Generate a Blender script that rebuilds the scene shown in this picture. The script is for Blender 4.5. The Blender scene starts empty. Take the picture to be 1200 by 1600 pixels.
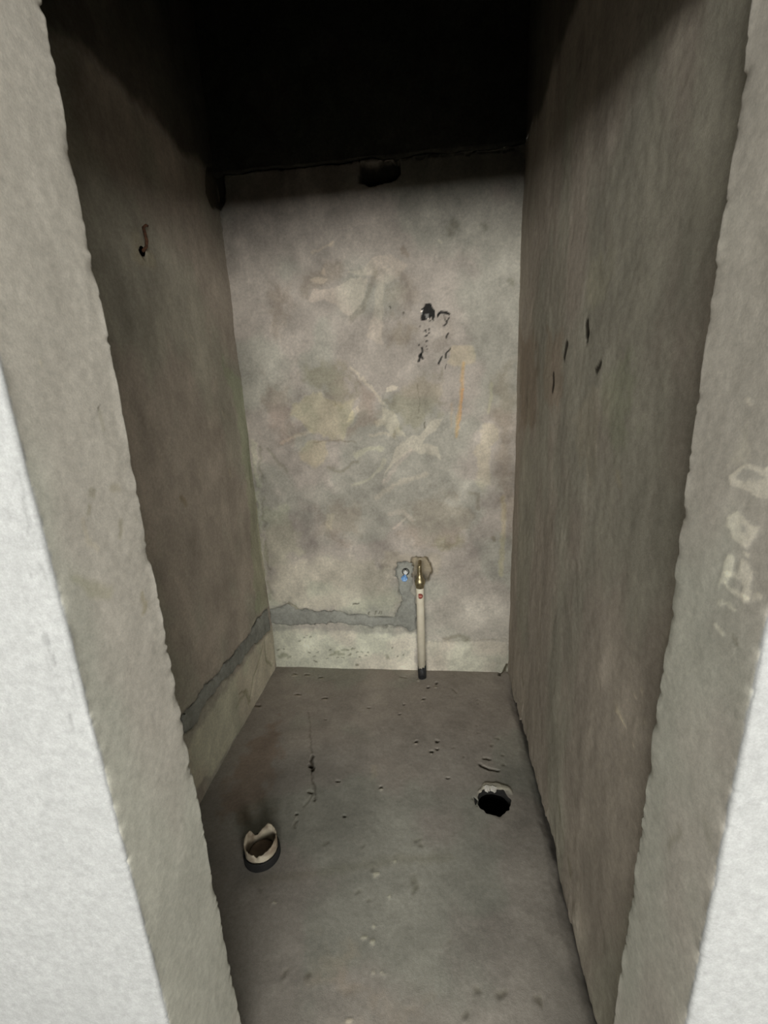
import bpy, bmesh, math, random
import numpy as np
from mathutils import Matrix, Vector

# ------------------------------------------------------------------ camera, sky, exposure
S = bpy.context.scene
COL = S.collection
W, A, B = 1.12, -1.352, -1.511          # chamber width, inner and outer face of the front wall (back wall at y = 0)
XL, XR = .4117, 1.085                   # the two reveals of the doorway
HEAD = 1.72                             # underside of the unseen door head, lowered to shade the upper walls
H = 2.62                                # ceilings

cam = bpy.data.cameras.new('camera')
cam_ob = bpy.data.objects.new('camera', cam)
COL.objects.link(cam_ob)
S.camera = cam_ob
cam.sensor_fit = 'VERTICAL'
cam.sensor_height = 36.0
cam.lens = 713.386 / 1600 * 36.0
cam.clip_start = .02
P_, Y_, R_ = .2706, -.1193, -.0468
fwd = Vector((math.sin(Y_) * math.cos(P_), math.cos(Y_) * math.cos(P_), -math.sin(P_)))
rt0 = Vector((math.cos(Y_), -math.sin(Y_), 0))
up0 = rt0.cross(fwd)
rt = rt0 * math.cos(R_) + up0 * math.sin(R_)
up = -rt0 * math.sin(R_) + up0 * math.cos(R_)
m = Matrix((rt, up, -fwd)).transposed().to_4x4()
m.translation = (.8002, -1.8999, 1.3171)
cam_ob.matrix_world = m

S.view_settings.view_transform = 'Standard'
S.view_settings.look = 'None'
S.view_settings.gamma = 1.0
S.view_settings.use_curve_mapping = False
S.view_settings.exposure = 0.0
S.render.engine = 'CYCLES'
S.cycles.max_bounces = 5
S.cycles.diffuse_bounces = 1
S.cycles.use_denoising = True
S.cycles.caustics_reflective = False
S.cycles.caustics_refractive = False

world = bpy.data.worlds.new('overcast_sky')
S.world = world
world.use_nodes = True
bg = world.node_tree.nodes['Background']
bg.inputs[0].default_value = (1.0, .99, .95, 1)
bg.inputs[1].default_value = 30.0

# the outer room's unseen opening to the daylight, sized and placed to shape the light
OX0, OX1, OZ0, OZ1, OY = -.7, 2.9, 1.08, 1.75, -4.2
pl = bpy.data.lights.new('window_portal', 'AREA')
pl.shape = 'RECTANGLE'
pl.size, pl.size_y = OX1 - OX0, OZ1 - OZ0
pl.cycles.is_portal = True
po = bpy.data.objects.new('window_portal', pl)
po.location = ((OX0 + OX1) / 2, OY + .02, (OZ0 + OZ1) / 2)
po.rotation_euler = (math.pi / 2, 0, 0)
COL.objects.link(po)

# ------------------------------------------------------------------ helpers
def table(seed):
    return np.random.RandomState(seed).rand(256, 256)
_T = {}
def vnoise(x, y, seed=0):
    t = _T.setdefault(seed, table(seed))
    xi, yi = np.floor(x).astype(int), np.floor(y).astype(int)
    fx, fy = x - xi, y - yi
    fx = fx * fx * fx * (fx * (fx * 6 - 15) + 10); fy = fy * fy * fy * (fy * (fy * 6 - 15) + 10)
    a, b = xi & 255, (xi + 1) & 255
    c, d = yi & 255, (yi + 1) & 255
    return (t[a, c] * (1 - fx) + t[b, c] * fx) * (1 - fy) + (t[a, d] * (1 - fx) + t[b, d] * fx) * fy
def fbm(x, y, f, seed=0, octs=4, gain=.5):
    s, a, n = 0, 1, 0
    for k in range(octs):
        s = s + a * vnoise(x * f + 17.3 * k, y * f - 9.1 * k, seed + k); n += a
        a *= gain; f *= 2.03
    return s / n                                   # 0..1
def sstep(a, b, x):
    t = np.clip((x - a) / (b - a), 0, 1)
    return t * t * (3 - 2 * t)
def poly_dist(px, py, pts):
    """signed distance to a polygon, negative inside"""
    d = np.full(px.shape, 1e9); ins = np.zeros(px.shape, bool)
    n = len(pts)
    for i in range(n):
        x0, y0 = pts[i]; x1, y1 = pts[(i + 1) % n]
        ex, ey = x1 - x0, y1 - y0
        wx, wy = px - x0, py - y0
        t = np.clip((wx * ex + wy * ey) / (ex * ex + ey * ey + 1e-12), 0, 1)
        d = np.minimum(d, (wx - ex * t) ** 2 + (wy - ey * t) ** 2)
        c = (y0 <= py) != (y1 <= py)
        with np.errstate(divide='ignore', invalid='ignore'):
            ins ^= c & (px < x0 + (py - y0) * ex / (ey if ey else 1e-12))
    return np.where(ins, -1, 1) * np.sqrt(d)
def line_dist(px, py, pts):
    d = np.full(px.shape, 1e9)
    if len(pts) == 1: pts = [pts[0], pts[0]]
    for (x0, y0), (x1, y1) in zip(pts, pts[1:]):
        ex, ey = x1 - x0, y1 - y0
        wx, wy = px - x0, py - y0
        t = np.clip((wx * ex + wy * ey) / (ex * ex + ey * ey + 1e-12), 0, 1)
        d = np.minimum(d, (wx - ex * t) ** 2 + (wy - ey * t) ** 2)
    return np.sqrt(d)
def marks(U, V, col, dsp, items, seed):
    """stains, smears, scratches and pits of the plaster: multiply the colour, press the surface in or out"""
    for k, it in enumerate(items):
        pts = it[1]
        if it[0] == 'p': mul, al, soft, dep, warp = it[2:]; w = 0
        else: w, mul, al, soft, dep, warp = it[2:]
        xs = [p[0] for p in pts]; ys = [p[1] for p in pts]
        pad = w + soft * 2 + warp * 2
        sel = (U > min(xs) - pad) & (U < max(xs) + pad) & (V > min(ys) - pad) & (V < max(ys) + pad)
        if not sel.any(): continue
        u, v = U[sel], V[sel]
        n1 = fbm(u, v, 40 if warp < .008 else 22, seed + 3, 3) - .5
        n2 = fbm(u, v, 40 if warp < .008 else 22, seed + 7, 3) - .5
        uu, vv = u + n1 * warp * 3, v + n2 * warp * 3
        d = poly_dist(uu, vv, pts) if it[0] == 'p' else line_dist(uu, vv, pts) - w / 2
        mk = 1 - sstep(-soft / 2, soft / 2, d)
        c = col[sel]
        col[sel] = c * (1 + (np.minimum(np.array(mul), 12) - 1)[None, :] * (mk * al)[:, None])
        if dep: dsp[sel] += dep * mk
def mesh_from(name, verts, faces, mat, cols=None, parent=None, smooth=True):
    me = bpy.data.meshes.new(name)
    verts = np.asarray(verts, np.float32); faces = np.asarray(faces, np.int32)
    me.vertices.add(len(verts)); me.vertices.foreach_set('co', verts.ravel())
    k = faces.shape[1]
    me.loops.add(faces.size); me.loops.foreach_set('vertex_index', faces.ravel())
    me.polygons.add(len(faces)); me.polygons.foreach_set('loop_start', np.arange(len(faces), dtype=np.int32) * k)
    me.polygons.foreach_set('use_smooth', np.full(len(faces), smooth))
    me.update(calc_edges=True)
    if cols is not None:
        at = me.color_attributes.new('tint', 'FLOAT_COLOR', 'POINT')
        c = np.ones((len(verts), 4), np.float32); c[:, :3] = cols
        at.data.foreach_set('color', c.ravel())
    me.materials.append(mat)
    o = bpy.data.objects.new(name, me)
    COL.objects.link(o)
    if parent: o.parent = parent
    return o
def grid_faces(n, m, keep=None, flip=False):
    i = np.arange(n * m).reshape(n, m)
    f = np.stack([i[:-1, :-1], i[1:, :-1], i[1:, 1:], i[:-1, 1:]], -1)
    f = f[keep] if keep is not None else f.reshape(-1, 4)
    return f[:, ::-1] if flip else f
def rim(n, m):
    i = np.arange(n * m).reshape(n, m)
    return np.concatenate([i[:-1, 0], i[-1, :-1], i[:0:-1, -1], i[0, :0:-1]])
def slab(name, P, cols, mat, back, flip=False, keep=None, parent=None, closed=True):
    """a relief face given as a grid of points, made solid by a flat back at the offset `back`"""
    n, m = P.shape[:2]
    v = P.reshape(-1, 3); c = cols.reshape(-1, 3)
    f = grid_faces(n, m, keep, flip)
    r = rim(n, m); k = len(r); N = len(v)
    bv = v[r] + np.array(back)
    nx = np.roll(np.arange(k), -1)
    side = np.stack([r, N + np.arange(k), N + nx, r[nx]], -1)
    if flip: side = side[:, ::-1]
    vs, fs, cs = [v, bv], [f, side], [c, c[r]]
    if closed:
        ctr = bv.mean(0)[None]
        vs.append(ctr); cs.append(c[r].mean(0)[None])
        fan = np.stack([N + np.arange(k), np.full(k, N + k), np.full(k, N + k), N + nx], -1)
        tri = np.stack([N + np.arange(k)[::2], np.full((k + 1) // 2, N + k), N + nx[nx[np.arange(k)[::2]] - 1], N + nx[::2]], -1)
        even = np.arange(0, k - 1, 2)
        tri = np.stack([N + even, np.full(len(even), N + k), N + (even + 2) % k, N + even + 1], -1)
        if flip: tri = tri[:, ::-1]
        fs.append(tri)
    return mesh_from(name, np.concatenate(vs), np.concatenate(fs), mat, np.concatenate(cs), parent)
def bm_obj(name, bm, mat, parent=None, smooth=True):
    bmesh.ops.recalc_face_normals(bm, faces=bm.faces)
    me = bpy.data.meshes.new(name); bm.to_mesh(me); bm.free()
    for p in me.polygons: p.use_smooth = smooth
    me.materials.append(mat)
    o = bpy.data.objects.new(name, me); COL.objects.link(o)
    if parent: o.parent = parent
    return o
def add_box(bm, x0, x1, y0, y1, z0, z1):
    vs = [bm.verts.new(p) for p in ((x0, y0, z0), (x1, y0, z0), (x1, y1, z0), (x0, y1, z0), (x0, y0, z1), (x1, y0, z1), (x1, y1, z1), (x0, y1, z1))]
    for f in ((0, 3, 2, 1), (4, 5, 6, 7), (0, 1, 5, 4), (1, 2, 6, 5), (2, 3, 7, 6), (3, 0, 4, 7)): bm.faces.new([vs[i] for i in f])
def lathe(bm, prof, seg=24, mat=Matrix(), cap0=True, cap1=True):
    """prof: (radius, height) pairs turned about local z"""
    rings = []
    for r, z in prof:
        rings.append([bm.verts.new(mat @ Vector((r * math.cos(2 * math.pi * i / seg), r * math.sin(2 * math.pi * i / seg), z))) for i in range(seg)])
    for a, b in zip(rings, rings[1:]):
        for i in range(seg): bm.faces.new((a[i], a[(i + 1) % seg], b[(i + 1) % seg], b[i]))
    if cap0: bm.faces.new(rings[0][::-1])
    if cap1: bm.faces.new(rings[-1])
def tube(bm, pts, r, seg=10, cap=True):
    pts = [Vector(p) for p in pts]; rings = []
    prev = None
    for i, p in enumerate(pts):
        d = (pts[min(i + 1, len(pts) - 1)] - pts[max(i - 1, 0)]).normalized()
        if prev is None: n = d.orthogonal().normalized()
        else: n = (prev - d * prev.dot(d)).normalized()
        prev = n; b = d.cross(n)
        rr = r[i] if isinstance(r, (list, tuple)) else r
        rings.append([bm.verts.new(p + (n * math.cos(2 * math.pi * k / seg) + b * math.sin(2 * math.pi * k / seg)) * rr) for k in range(seg)])
    for a, b2 in zip(rings, rings[1:]):
        for k in range(seg): bm.faces.new((a[k], a[(k + 1) % seg], b2[(k + 1) % seg], b2[k]))
    if cap: bm.faces.new(rings[0][::-1]); bm.faces.new(rings[-1])
def thing(name, label, cat, loc):
    o = bpy.data.objects.new(name, None); COL.objects.link(o)
    o.location = loc; o.empty_display_size = .05
    o['label'] = label; o['category'] = cat
    return o
def struct(o, label):
    o['kind'] = 'structure'; o['label'] = label
    return o

# ------------------------------------------------------------------ materials
def cement(name, base, rough=.92, bump=.25, speck=.15, scale=1.0):
    """cement plaster: the tint of each patch comes with the mesh, grain and fine relief from noise"""
    mt = bpy.data.materials.new(name); mt.use_nodes = True
    nt = mt.node_tree; N, L = nt.nodes, nt.links
    bs = N['Principled BSDF']; bs.inputs['Roughness'].default_value = rough
    bs.inputs['Specular IOR Level'].default_value = .15
    at = N.new('ShaderNodeAttribute'); at.attribute_name = 'tint'
    tc = N.new('ShaderNodeTexCoord')
    n1 = N.new('ShaderNodeTexNoise'); n1.inputs['Scale'].default_value = 95 * scale; n1.inputs['Detail'].default_value = 6; n1.inputs['Roughness'].default_value = .65
    n2 = N.new('ShaderNodeTexNoise'); n2.inputs['Scale'].default_value = 420 * scale; n2.inputs['Detail'].default_value = 4; n2.inputs['Roughness'].default_value = .7
    for n in (n1, n2): L.new(tc.outputs['Object'], n.inputs['Vector'])
    mr = N.new('ShaderNodeMapRange'); mr.inputs[1].default_value = .3; mr.inputs[2].default_value = .7
    mr.inputs[3].default_value = 1 - speck; mr.inputs[4].default_value = 1 + speck
    L.new(n1.outputs[0], mr.inputs[0])
    mr2 = N.new('ShaderNodeMapRange'); mr2.inputs[1].default_value = .3; mr2.inputs[2].default_value = .7
    mr2.inputs[3].default_value = 1 - speck * .8; mr2.inputs[4].default_value = 1 + speck * .8
    L.new(n2.outputs[0], mr2.inputs[0])
    mu = N.new('ShaderNodeMath'); mu.operation = 'MULTIPLY'
    L.new(mr.outputs[0], mu.inputs[0]); L.new(mr2.outputs[0], mu.inputs[1])
    vb = N.new('ShaderNodeVectorMath'); vb.operation = 'MULTIPLY'; vb.inputs[1].default_value = base
    L.new(at.outputs['Vector'], vb.inputs[0])
    vs = N.new('ShaderNodeVectorMath'); vs.operation = 'SCALE'
    L.new(vb.outputs[0], vs.inputs[0]); L.new(mu.outputs[0], vs.inputs['Scale'])
    L.new(vs.outputs[0], bs.inputs['Base Color'])
    bp = N.new('ShaderNodeBump'); bp.inputs['Strength'].default_value = bump; bp.inputs['Distance'].default_value = .0025
    ad = N.new('ShaderNodeMath'); ad.operation = 'ADD'
    L.new(n1.outputs[0], ad.inputs[0]); L.new(n2.outputs[0], ad.inputs[1])
    L.new(ad.outputs[0], bp.inputs['Height']); L.new(bp.outputs[0], bs.inputs['Normal'])
    return mt
def simple(name, col, rough=.5, metal=0, var=.12, scale=60, bump=.1, dirt=None):
    mt = bpy.data.materials.new(name); mt.use_nodes = True
    nt = mt.node_tree; N, L = nt.nodes, nt.links
    bs = N['Principled BSDF']
    bs.inputs['Roughness'].default_value = rough; bs.inputs['Metallic'].default_value = metal
    tc = N.new('ShaderNodeTexCoord'); no = N.new('ShaderNodeTexNoise')
    no.inputs['Scale'].default_value = scale; no.inputs['Detail'].default_value = 5
    L.new(tc.outputs['Object'], no.inputs['Vector'])
    cr = N.new('ShaderNodeValToRGB')
    d = dirt or tuple(c * (1 - var * 2) for c in col)
    cr.color_ramp.elements[0].position = .35; cr.color_ramp.elements[0].color = (*d, 1)
    cr.color_ramp.elements[1].position = .62; cr.color_ramp.elements[1].color = (*col, 1)
    L.new(no.outputs[0], cr.inputs[0]); L.new(cr.outputs[0], bs.inputs['Base Color'])
    bp = N.new('ShaderNodeBump'); bp.inputs['Strength'].default_value = bump; bp.inputs['Distance'].default_value = .001
    L.new(no.outputs[0], bp.inputs['Height']); L.new(bp.outputs[0], bs.inputs['Normal'])
    return mt

M_PLASTER = cement('cement_plaster', (.47, .437, .390))
M_SCREED = cement('cement_screed', (.262, .252, .225), speck=.13)
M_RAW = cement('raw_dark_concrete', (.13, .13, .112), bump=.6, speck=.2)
M_MORTAR = cement('grey_mortar', (.43, .425, .378), bump=.35)
M_REVEAL = cement('reveal_render', (.50, .484, .43), speck=.13, bump=.11)
M_BLACK = simple('black_plastic', (.008, .008, .008), .85, dirt=(.014, .013, .012))
M_CREAM = simple('cream_plastic', (.95, .88, .70), .32, dirt=(.88, .80, .62), scale=35)
M_OLDCREAM = simple('dirty_cream_plastic', (.62, .55, .42), .6, dirt=(.26, .20, .14), scale=28, bump=.4)
M_BRASS = simple('old_brass', (.42, .36, .22), .38, .85, dirt=(.25, .2, .11), scale=80)
M_RED = simple('red_print', (.22, .035, .02), .5, scale=120)
M_MIDRED = simple('red_print_light', (.42, .10, .07), .5, scale=120)
M_PINK = simple('pale_red_print', (.75, .42, .34), .5, scale=120)
M_WHITE = simple('white_plastic', (.85, .85, .82), .4)
M_BLUE = simple('blue_plastic', (.26, .50, .88), .3, dirt=(.18, .38, .75))
M_RUST = simple('rusty_steel', (.16, .07, .035), .85, dirt=(.05, .025, .015), scale=140, bump=.5)
M_TAR = simple('black_tape', (.014, .015, .017), .6, dirt=(.03, .03, .03), scale=90, bump=.4)
M_HOLE = simple('dark_hole', (.003, .003, .003), 1.0)
M_HOLE.node_tree.nodes['Principled BSDF'].inputs['Specular IOR Level'].default_value = 0
M_PAINT = simple('matt_wall_paint', (.42, .41, .38), .9, scale=8)
M_OUTFLOOR = simple('dark_outer_floor', (.05, .048, .044), .9, scale=8)  # unseen floor, kept dark to cut the bounced light

M_BROKEN = simple('dark_hole_rim', (.012, .011, .01), .95, scale=90, bump=.5, dirt=(.006, .006, .005))  # screed rim blackened to stand for the dark inside the hole
M_FLAKE = simple('pale_screed', (.50, .48, .43), .95, scale=90, bump=.5, dirt=(.36, .34, .3))
M_FILL = simple('pipe_fill', (.22, .165, .12), .95, scale=60, bump=.6)

# ------------------------------------------------------------------ where the plaster is stained, smeared, scratched and chipped, holes tinted with their shade (metres on each wall)
MARKS_BACK = [
  ('p',[(.3141,1.6528),(.3378,1.6924),(.4024,1.6806),(.4436,1.7007),(.4843,1.7207),(.5284,1.7127),(.5504,1.7087),(.5395,1.6641),(.5166,1.6092),(.475,1.5805),(.4531,1.5949),(.41,1.6313),(.3827,1.6485),(.3542,1.6503),(.3182,1.6344)],(1.286,1.247,1.208),1,.007,.0015,.006),
  ('p',[(.4743,1.7388),(.5248,1.7453),(.5873,1.7803),(.6312,1.7869),(.6794,1.7738),(.7164,1.7468),(.6771,1.7102),(.6383,1.6979),(.6161,1.6944),(.5945,1.468),(.539,1.503),(.5667,1.5959),(.582,1.6765),(.5791,1.7267),(.5515,1.7286),(.5067,1.7217)],(1.234,1.208,1.169),1,.01,.001,.008),
  ('p',[(.3261,1.7211),(.3553,1.7293),(.3945,1.7242),(.3818,1.7073),(.3419,1.7064)],(1.455,1.429,1.364),1,.005,.001,.004),
  ('p',[(.3702,1.7384),(.3897,1.7695),(.3908,1.7345)],(1.39,1.351,1.286),1,.005,.001,.004),
  ('p',[(.2984,1.7306),(.3641,1.7663),(.3834,1.7947),(.4327,1.7814),(.4628,1.7346),(.4155,1.7026),(.3747,1.69),(.3297,1.698),(.3083,1.6531),(.2911,1.6542)],(.839,.816,.782),1,.0264,0,.018),
  ('s',[(.5796,1.7366),(.5599,1.678),(.5279,1.6085),(.48,1.5698)],.02,(.83,.82,.79),1,.012,0,.006),
  ('p',[(.6273,1.6986),(.6824,1.7049),(.7263,1.7168),(.741,1.6562),(.7067,1.6079),(.6514,1.6113),(.6252,1.6485)],(.851,.828,.793),1,.066,0,.036),
  ('p',[(.1845,1.692),(.2302,1.6839),(.2348,1.6159),(.2035,1.5431),(.1643,1.5128)],(.793,.759,.724),1,.066,0,.036),
  ('s',[(.6858,1.8023),(.7065,1.7767)],.02,(.78,.74,.7),1,.012,0,.006),
  ('p',[(.6207,1.5459),(.6881,1.5472),(.7207,1.514),(.6737,1.4531),(.6173,1.4667)],(.851,.828,.77),1,.066,0,.036),
  ('p',[(.4867,1.2463),(.4899,1.2179),(.4634,1.1875),(.4331,1.1772),(.4449,1.2054),(.468,1.2282)],(1.351,1.325,1.26),1,.006,.001,.005),
  ('s',[(.4668,1.3898),(.5211,1.3373),(.5661,1.2803),(.5977,1.2371)],.012,(1.286,1.273,1.195),1,.007,.0012,.006),
  ('s',[(.4611,1.3765),(.5014,1.3291)],.006,(.75,.74,.7),.8,.006,0,.006),
  ('p',[(.6049,1.2906),(.6076,1.3088),(.6346,1.3167),(.6552,1.3121),(.6529,1.2995),(.6338,1.2966)],(1.455,1.442,1.351),1,.004,.001,.004),
  ('p',[(.5829,1.2284),(.6306,1.2171),(.657,1.1499),(.6751,1.1109),(.6268,1.1222),(.5897,1.1666),(.5598,1.1534),(.5495,1.1824),(.5829,1.1888)],(1.312,1.286,1.208),1,.008,.001,.008),
  ('s',[(.6319,1.1268),(.6264,1.1126)],.016,(.75,.74,.7),1,.01,0,.006),
  ('p',[(.6751,1.1109),(.743,1.1182),(.7824,1.1737),(.8298,1.1766),(.8008,1.14),(.7517,1.0795),(.8093,1.0583),(.8184,1.0142),(.741,1.0311),(.7025,1.0518),(.6217,.9949),(.5792,.9354),(.5702,.9152),(.6233,1.0345)],(1.351,1.312,1.26),1,.009,.0012,.01),
  ('s',[(.4456,.9077),(.5184,.9318),(.5715,.9862),(.5829,1.0159)],.014,(1.26,1.26,1.182),1,.009,.001,.006),
  ('s',[(.5449,.8537),(.6181,.9039),(.6789,.9229),(.7588,.9513)],.022,(1.195,1.156,1.117),1,.012,.001,.006),
  ('s',[(.464,1.0392),(.5257,1.067),(.5748,1.0557)],.02,(1.221,1.234,1.13),1,.012,.001,.006),
  ('s',[(.5783,.915),(.6317,.9946),(.7025,1.0518)],.018,(1.182,1.13,1.13),1,.012,.001,.006),
  ('s',[(.1423,1.0989),(.2177,1.1312),(.2801,1.1438)],.014,(1.26,1.221,1.156),1,.008,.001,.006),
  ('s',[(.5283,1.1159),(.588,1.1284),(.6358,1.1026)],.01,(1.234,1.195,1.13),1,.008,.001,.006),
  ('s',[(.2864,1.1013),(.3876,1.099),(.4673,1.0915)],.006,(.72,.7,.66),.9,.005,-.002,.006),
  ('s',[(.3383,.9873),(.3986,.9704),(.4413,.9997),(.4726,1.014)],.016,(.76,.75,.7),.9,.012,0,.006),
  ('s',[(.0777,1.0809),(.1137,1.029),(.1605,.9764)],.012,(.74,.76,.7),.8,.01,-.002,.006),
  ('s',[(.5926,.7772),(.6543,.7868),(.6937,.746)],.018,(1.208,1.169,1.156),1,.009,.001,.006),
  ('s',[(.6103,.7062),(.6633,.7517)],.01,(1.325,1.286,1.26),1,.006,.001,.006),
  ('p',[(.1865,1.225),(.3037,1.2962),(.4194,1.2631),(.479,1.2793),(.4657,1.2236),(.4185,1.1098),(.3188,1.1229),(.2515,1.1644)],(1.13,1.117,.961),1,.018,0,.02),
  ('p',[(.2133,1.0867),(.3365,1.0927),(.3292,1.0027),(.2261,1.0055)],(1.156,1.13,.974),1,.02,0,.02),
  ('p',[(.311,.7781),(.341,.783),(.3428,.7091),(.3134,.716)],(1.195,1.195,1.13),1,.008,0,.008),
  ('p',[(.5942,1.2652),(.7292,1.3323),(.8316,1.3455),(.8301,1.2092),(.7443,1.1752),(.6763,1.1492),(.6313,1.2358)],(.885,.874,.793),1,.044,0,.036),
  ('p',[(.2452,1.4097),(.344,1.4229),(.474,1.3532),(.4802,1.2978),(.3998,1.264),(.3053,1.3148)],(.828,.816,.736),1,.055,0,.045),
  ('p',[(.4915,1.325),(.5553,1.2575),(.5807,1.1813),(.4285,1.1094),(.4417,1.1576),(.4945,1.213)],(.92,.862,.828),1,.044,0,.027),
  ('p',[(.1197,1.3511),(.1974,1.3289),(.1702,1.1673),(.2488,1.1351),(.1123,1.1099),(.0826,1.2096)],(.816,.759,.736),1,.066,0,.045),
  ('p',[(.3053,.8371),(.4506,.8239),(.4531,.6948),(.3537,.6404),(.282,.6855)],(.885,.839,.804),1,.066,0,.036),
  ('p',[(.6355,.8312),(.8756,.8475),(.9347,.7846),(.9051,.6689),(.7524,.6376),(.6511,.6928)],(.839,.804,.77),1,.077,0,.054),
  ('p',[(.7733,.6592),(.9051,.6796),(.9152,.6256),(.8034,.6209)],(.828,.839,.724),1,.044,0,.036),
  ('s',[(.914,1.3856),(.9049,1.3153),(.9012,1.2432),(.8919,1.179),(.8841,1.1039)],.012,(1.2,.97,.68),1,.012,0,.004),
  ('s',[(.9086,1.2882),(.9031,1.2064),(.8956,1.1414)],.006,(1.25,.92,.62),.9,.008,0,.004),
  ('s',[(.8678,1.2354),(.8625,1.1426)],.01,(1.1,.98,.84),.7,.012,0,.006),
  ('p',[(.8643,1.4446),(.9139,1.4506),(.9542,1.4459),(.9556,1.3835),(.8776,1.3786),(.8485,1.3932)],(1.26,1.221,1.078),1,.008,.001,.008),
  ('s',[(1.0253,1.3009),(1.0174,1.2293),(1.0125,1.1929)],.012,(1.195,1.221,1.104),1,.008,0,.006),
  ('p',[(.9892,1.138),(1.0354,1.1504),(1.0533,1.0888),(1.0183,1.0614),(1.0305,.9049),(.9827,.8859),(.9622,1.0246)],(1.169,1.156,1.052),1,.018,0,.015),
  ('p',[(1.0363,1.3358),(1.102,1.3849),(1.1243,.635),(1.0605,.8439),(1.0645,1.0884),(1.0252,1.2015)],(.77,.736,.69),1,.066,0,.027),
  ('s',[(.944,.8665),(.9733,.8558),(.969,.7944)],.016,(.8,.78,.74),1,.012,0,.006),
  ('s',[(1.0427,.6623),(1.0468,.6569)],.018,(.7,.68,.62),1,.01,0,.006),
  ('s',[(1.0797,.8436),(1.0799,.6353),(1.0782,.4933)],.02,(1.13,1.104,.935),1,.012,0,.006),
  ('p',[(.7674,1.6143),(.7859,1.618),(.7962,1.6076),(.8011,1.5853),(.7993,1.5385),(.7901,1.5613),(.7661,1.5543),(.7489,1.5474),(.7479,1.5713),(.7564,1.5978)],(.06,.065,.07),1,.003,-.001,.007),
  ('p',[(.7664,1.5702),(.7834,1.5711),(.7794,1.5555),(.7704,1.559)],(9,9,9),1,.003,0,.003),
  ('p',[(.7519,1.5849),(.7594,1.5903),(.7537,1.5709)],(12,12,12),1,.003,0,.003),
  ('s',[(.7442,1.5292),(.7474,1.5305)],.0043,(.06,.065,.07),.95,.004,0,.003),
  ('s',[(.7653,1.5154),(.7685,1.5167)],.0065,(.06,.065,.07),.95,.004,0,.003),
  ('s',[(.7777,1.5197),(.7809,1.5211)],.0043,(.06,.065,.07),.95,.004,0,.003),
  ('s',[(.7702,1.496),(.7735,1.4973)],.0076,(.06,.065,.07),.95,.004,0,.003),
  ('s',[(.7784,1.5036),(.7817,1.5049)],.0043,(.06,.065,.07),.95,.004,0,.003),
  ('s',[(.7571,1.5108),(.7604,1.5122)],.0032,(.06,.065,.07),.95,.004,0,.003),
  ('s',[(.7687,1.4722),(.7719,1.4736)],.0054,(.06,.065,.07),.95,.004,0,.003),
  ('s',[(.7398,1.46),(.7431,1.4614)],.0054,(.06,.065,.07),.95,.004,0,.003),
  ('s',[(.7802,1.5146),(.7835,1.5159)],.0032,(.06,.065,.07),.95,.004,0,.003),
  ('s',[(.7678,1.5077),(.771,1.5091)],.0032,(.06,.065,.07),.95,.004,0,.003),
  ('s',[(.7648,1.4927),(.768,1.4941)],.0043,(.06,.065,.07),.95,.004,0,.003),
  ('s',[(.7846,1.5493),(.7878,1.5506)],.0043,(.06,.065,.07),.95,.004,0,.003),
  ('s',[(.7694,1.4543),(.7727,1.4557)],.0032,(.06,.065,.07),.95,.004,0,.003),
  ('s',[(.7735,1.4439),(.7768,1.4452)],.0032,(.06,.065,.07),.95,.004,0,.003),
  ('s',[(.7504,1.4502),(.7554,1.4345),(.7497,1.4219)],.008,(.06,.065,.07),.95,.004,0,.004),
  ('s',[(.7498,1.4245),(.7458,1.4169),(.7523,1.414)],.012,(.06,.065,.07),.95,.004,0,.004),
  ('s',[(.7441,1.4155),(.7356,1.4019)],.006,(.06,.065,.07),.95,.004,0,.004),
  ('s',[(.8166,1.5647),(.8299,1.5733),(.8509,1.5769),(.8588,1.5715)],.01,(.06,.065,.07),.95,.004,0,.004),
  ('s',[(.815,1.5623),(.8246,1.5687)],.008,(.06,.065,.07),.95,.004,0,.004),
  ('s',[(.8457,1.5753),(.8587,1.5671)],.006,(.06,.065,.07),.95,.004,0,.004),
  ('s',[(.8586,1.5524),(.8506,1.538),(.8389,1.5272)],.005,(.06,.065,.07),.95,.004,0,.004),
  ('s',[(.8556,1.4978),(.8465,1.4847)],.007,(.06,.065,.07),.95,.004,0,.004),
  ('s',[(.8579,1.442),(.8444,1.4248),(.8415,1.4121)],.006,(.06,.065,.07),.95,.004,0,.004),
  ('s',[(.8308,1.4152),(.817,1.39)],.007,(.06,.065,.07),.95,.004,0,.004),
  ('s',[(.8472,1.3854),(.845,1.372)],.003,(.06,.065,.07),.95,.004,0,.004),
  ('s',[(.8403,1.5658),(.8464,1.5357)],.003,(.06,.065,.07),.95,.004,0,.004),
  ('s',[(.6287,1.6066),(.6291,1.6037)],.007,(.2,.2,.18),.9,.004,-.002,.006),
  ('s',[(.6843,1.5875),(.6847,1.5845)],.007,(.2,.2,.18),.9,.004,-.002,.006),
  ('s',[(.6826,1.5841),(.6812,1.5752)],.003,(.4,.38,.35),.8,.004,0,.006),
  ('p',[(.8086,1.5578),(.8613,1.5596),(.8606,1.4444),(.8068,1.437)],(.862,.851,.839),1,.0308,0,.0216),
  ('s',[(.7345,1.3148),(.7351,1.25),(.7323,1.1814)],.003,(.5,.5,.46),.7,.004,0,.006),
  ('s',[(.7567,1.161),(.7585,1.1413)],.007,(.35,.34,.3),.9,.006,0,.006),
  ('s',[(.8276,1.3738),(.8218,1.3374)],.01,(.72,.72,.66),.7,.012,0,.006),
  ('s',[(.8756,1.8766),(.8841,1.8664)],.025,(.72,.72,.68),1,.02,0,.006),
  ('s',[(.8593,1.8538),(.8679,1.8435)],.02,(.72,.72,.68),1,.02,0,.006),
  ('s',[(.9824,1.8588),(.991,1.8486)],.02,(.72,.72,.68),1,.02,0,.006),
  ('s',[(1.0826,1.6701),(1.0915,1.6594)],.02,(.72,.72,.68),1,.02,0,.006),
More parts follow.
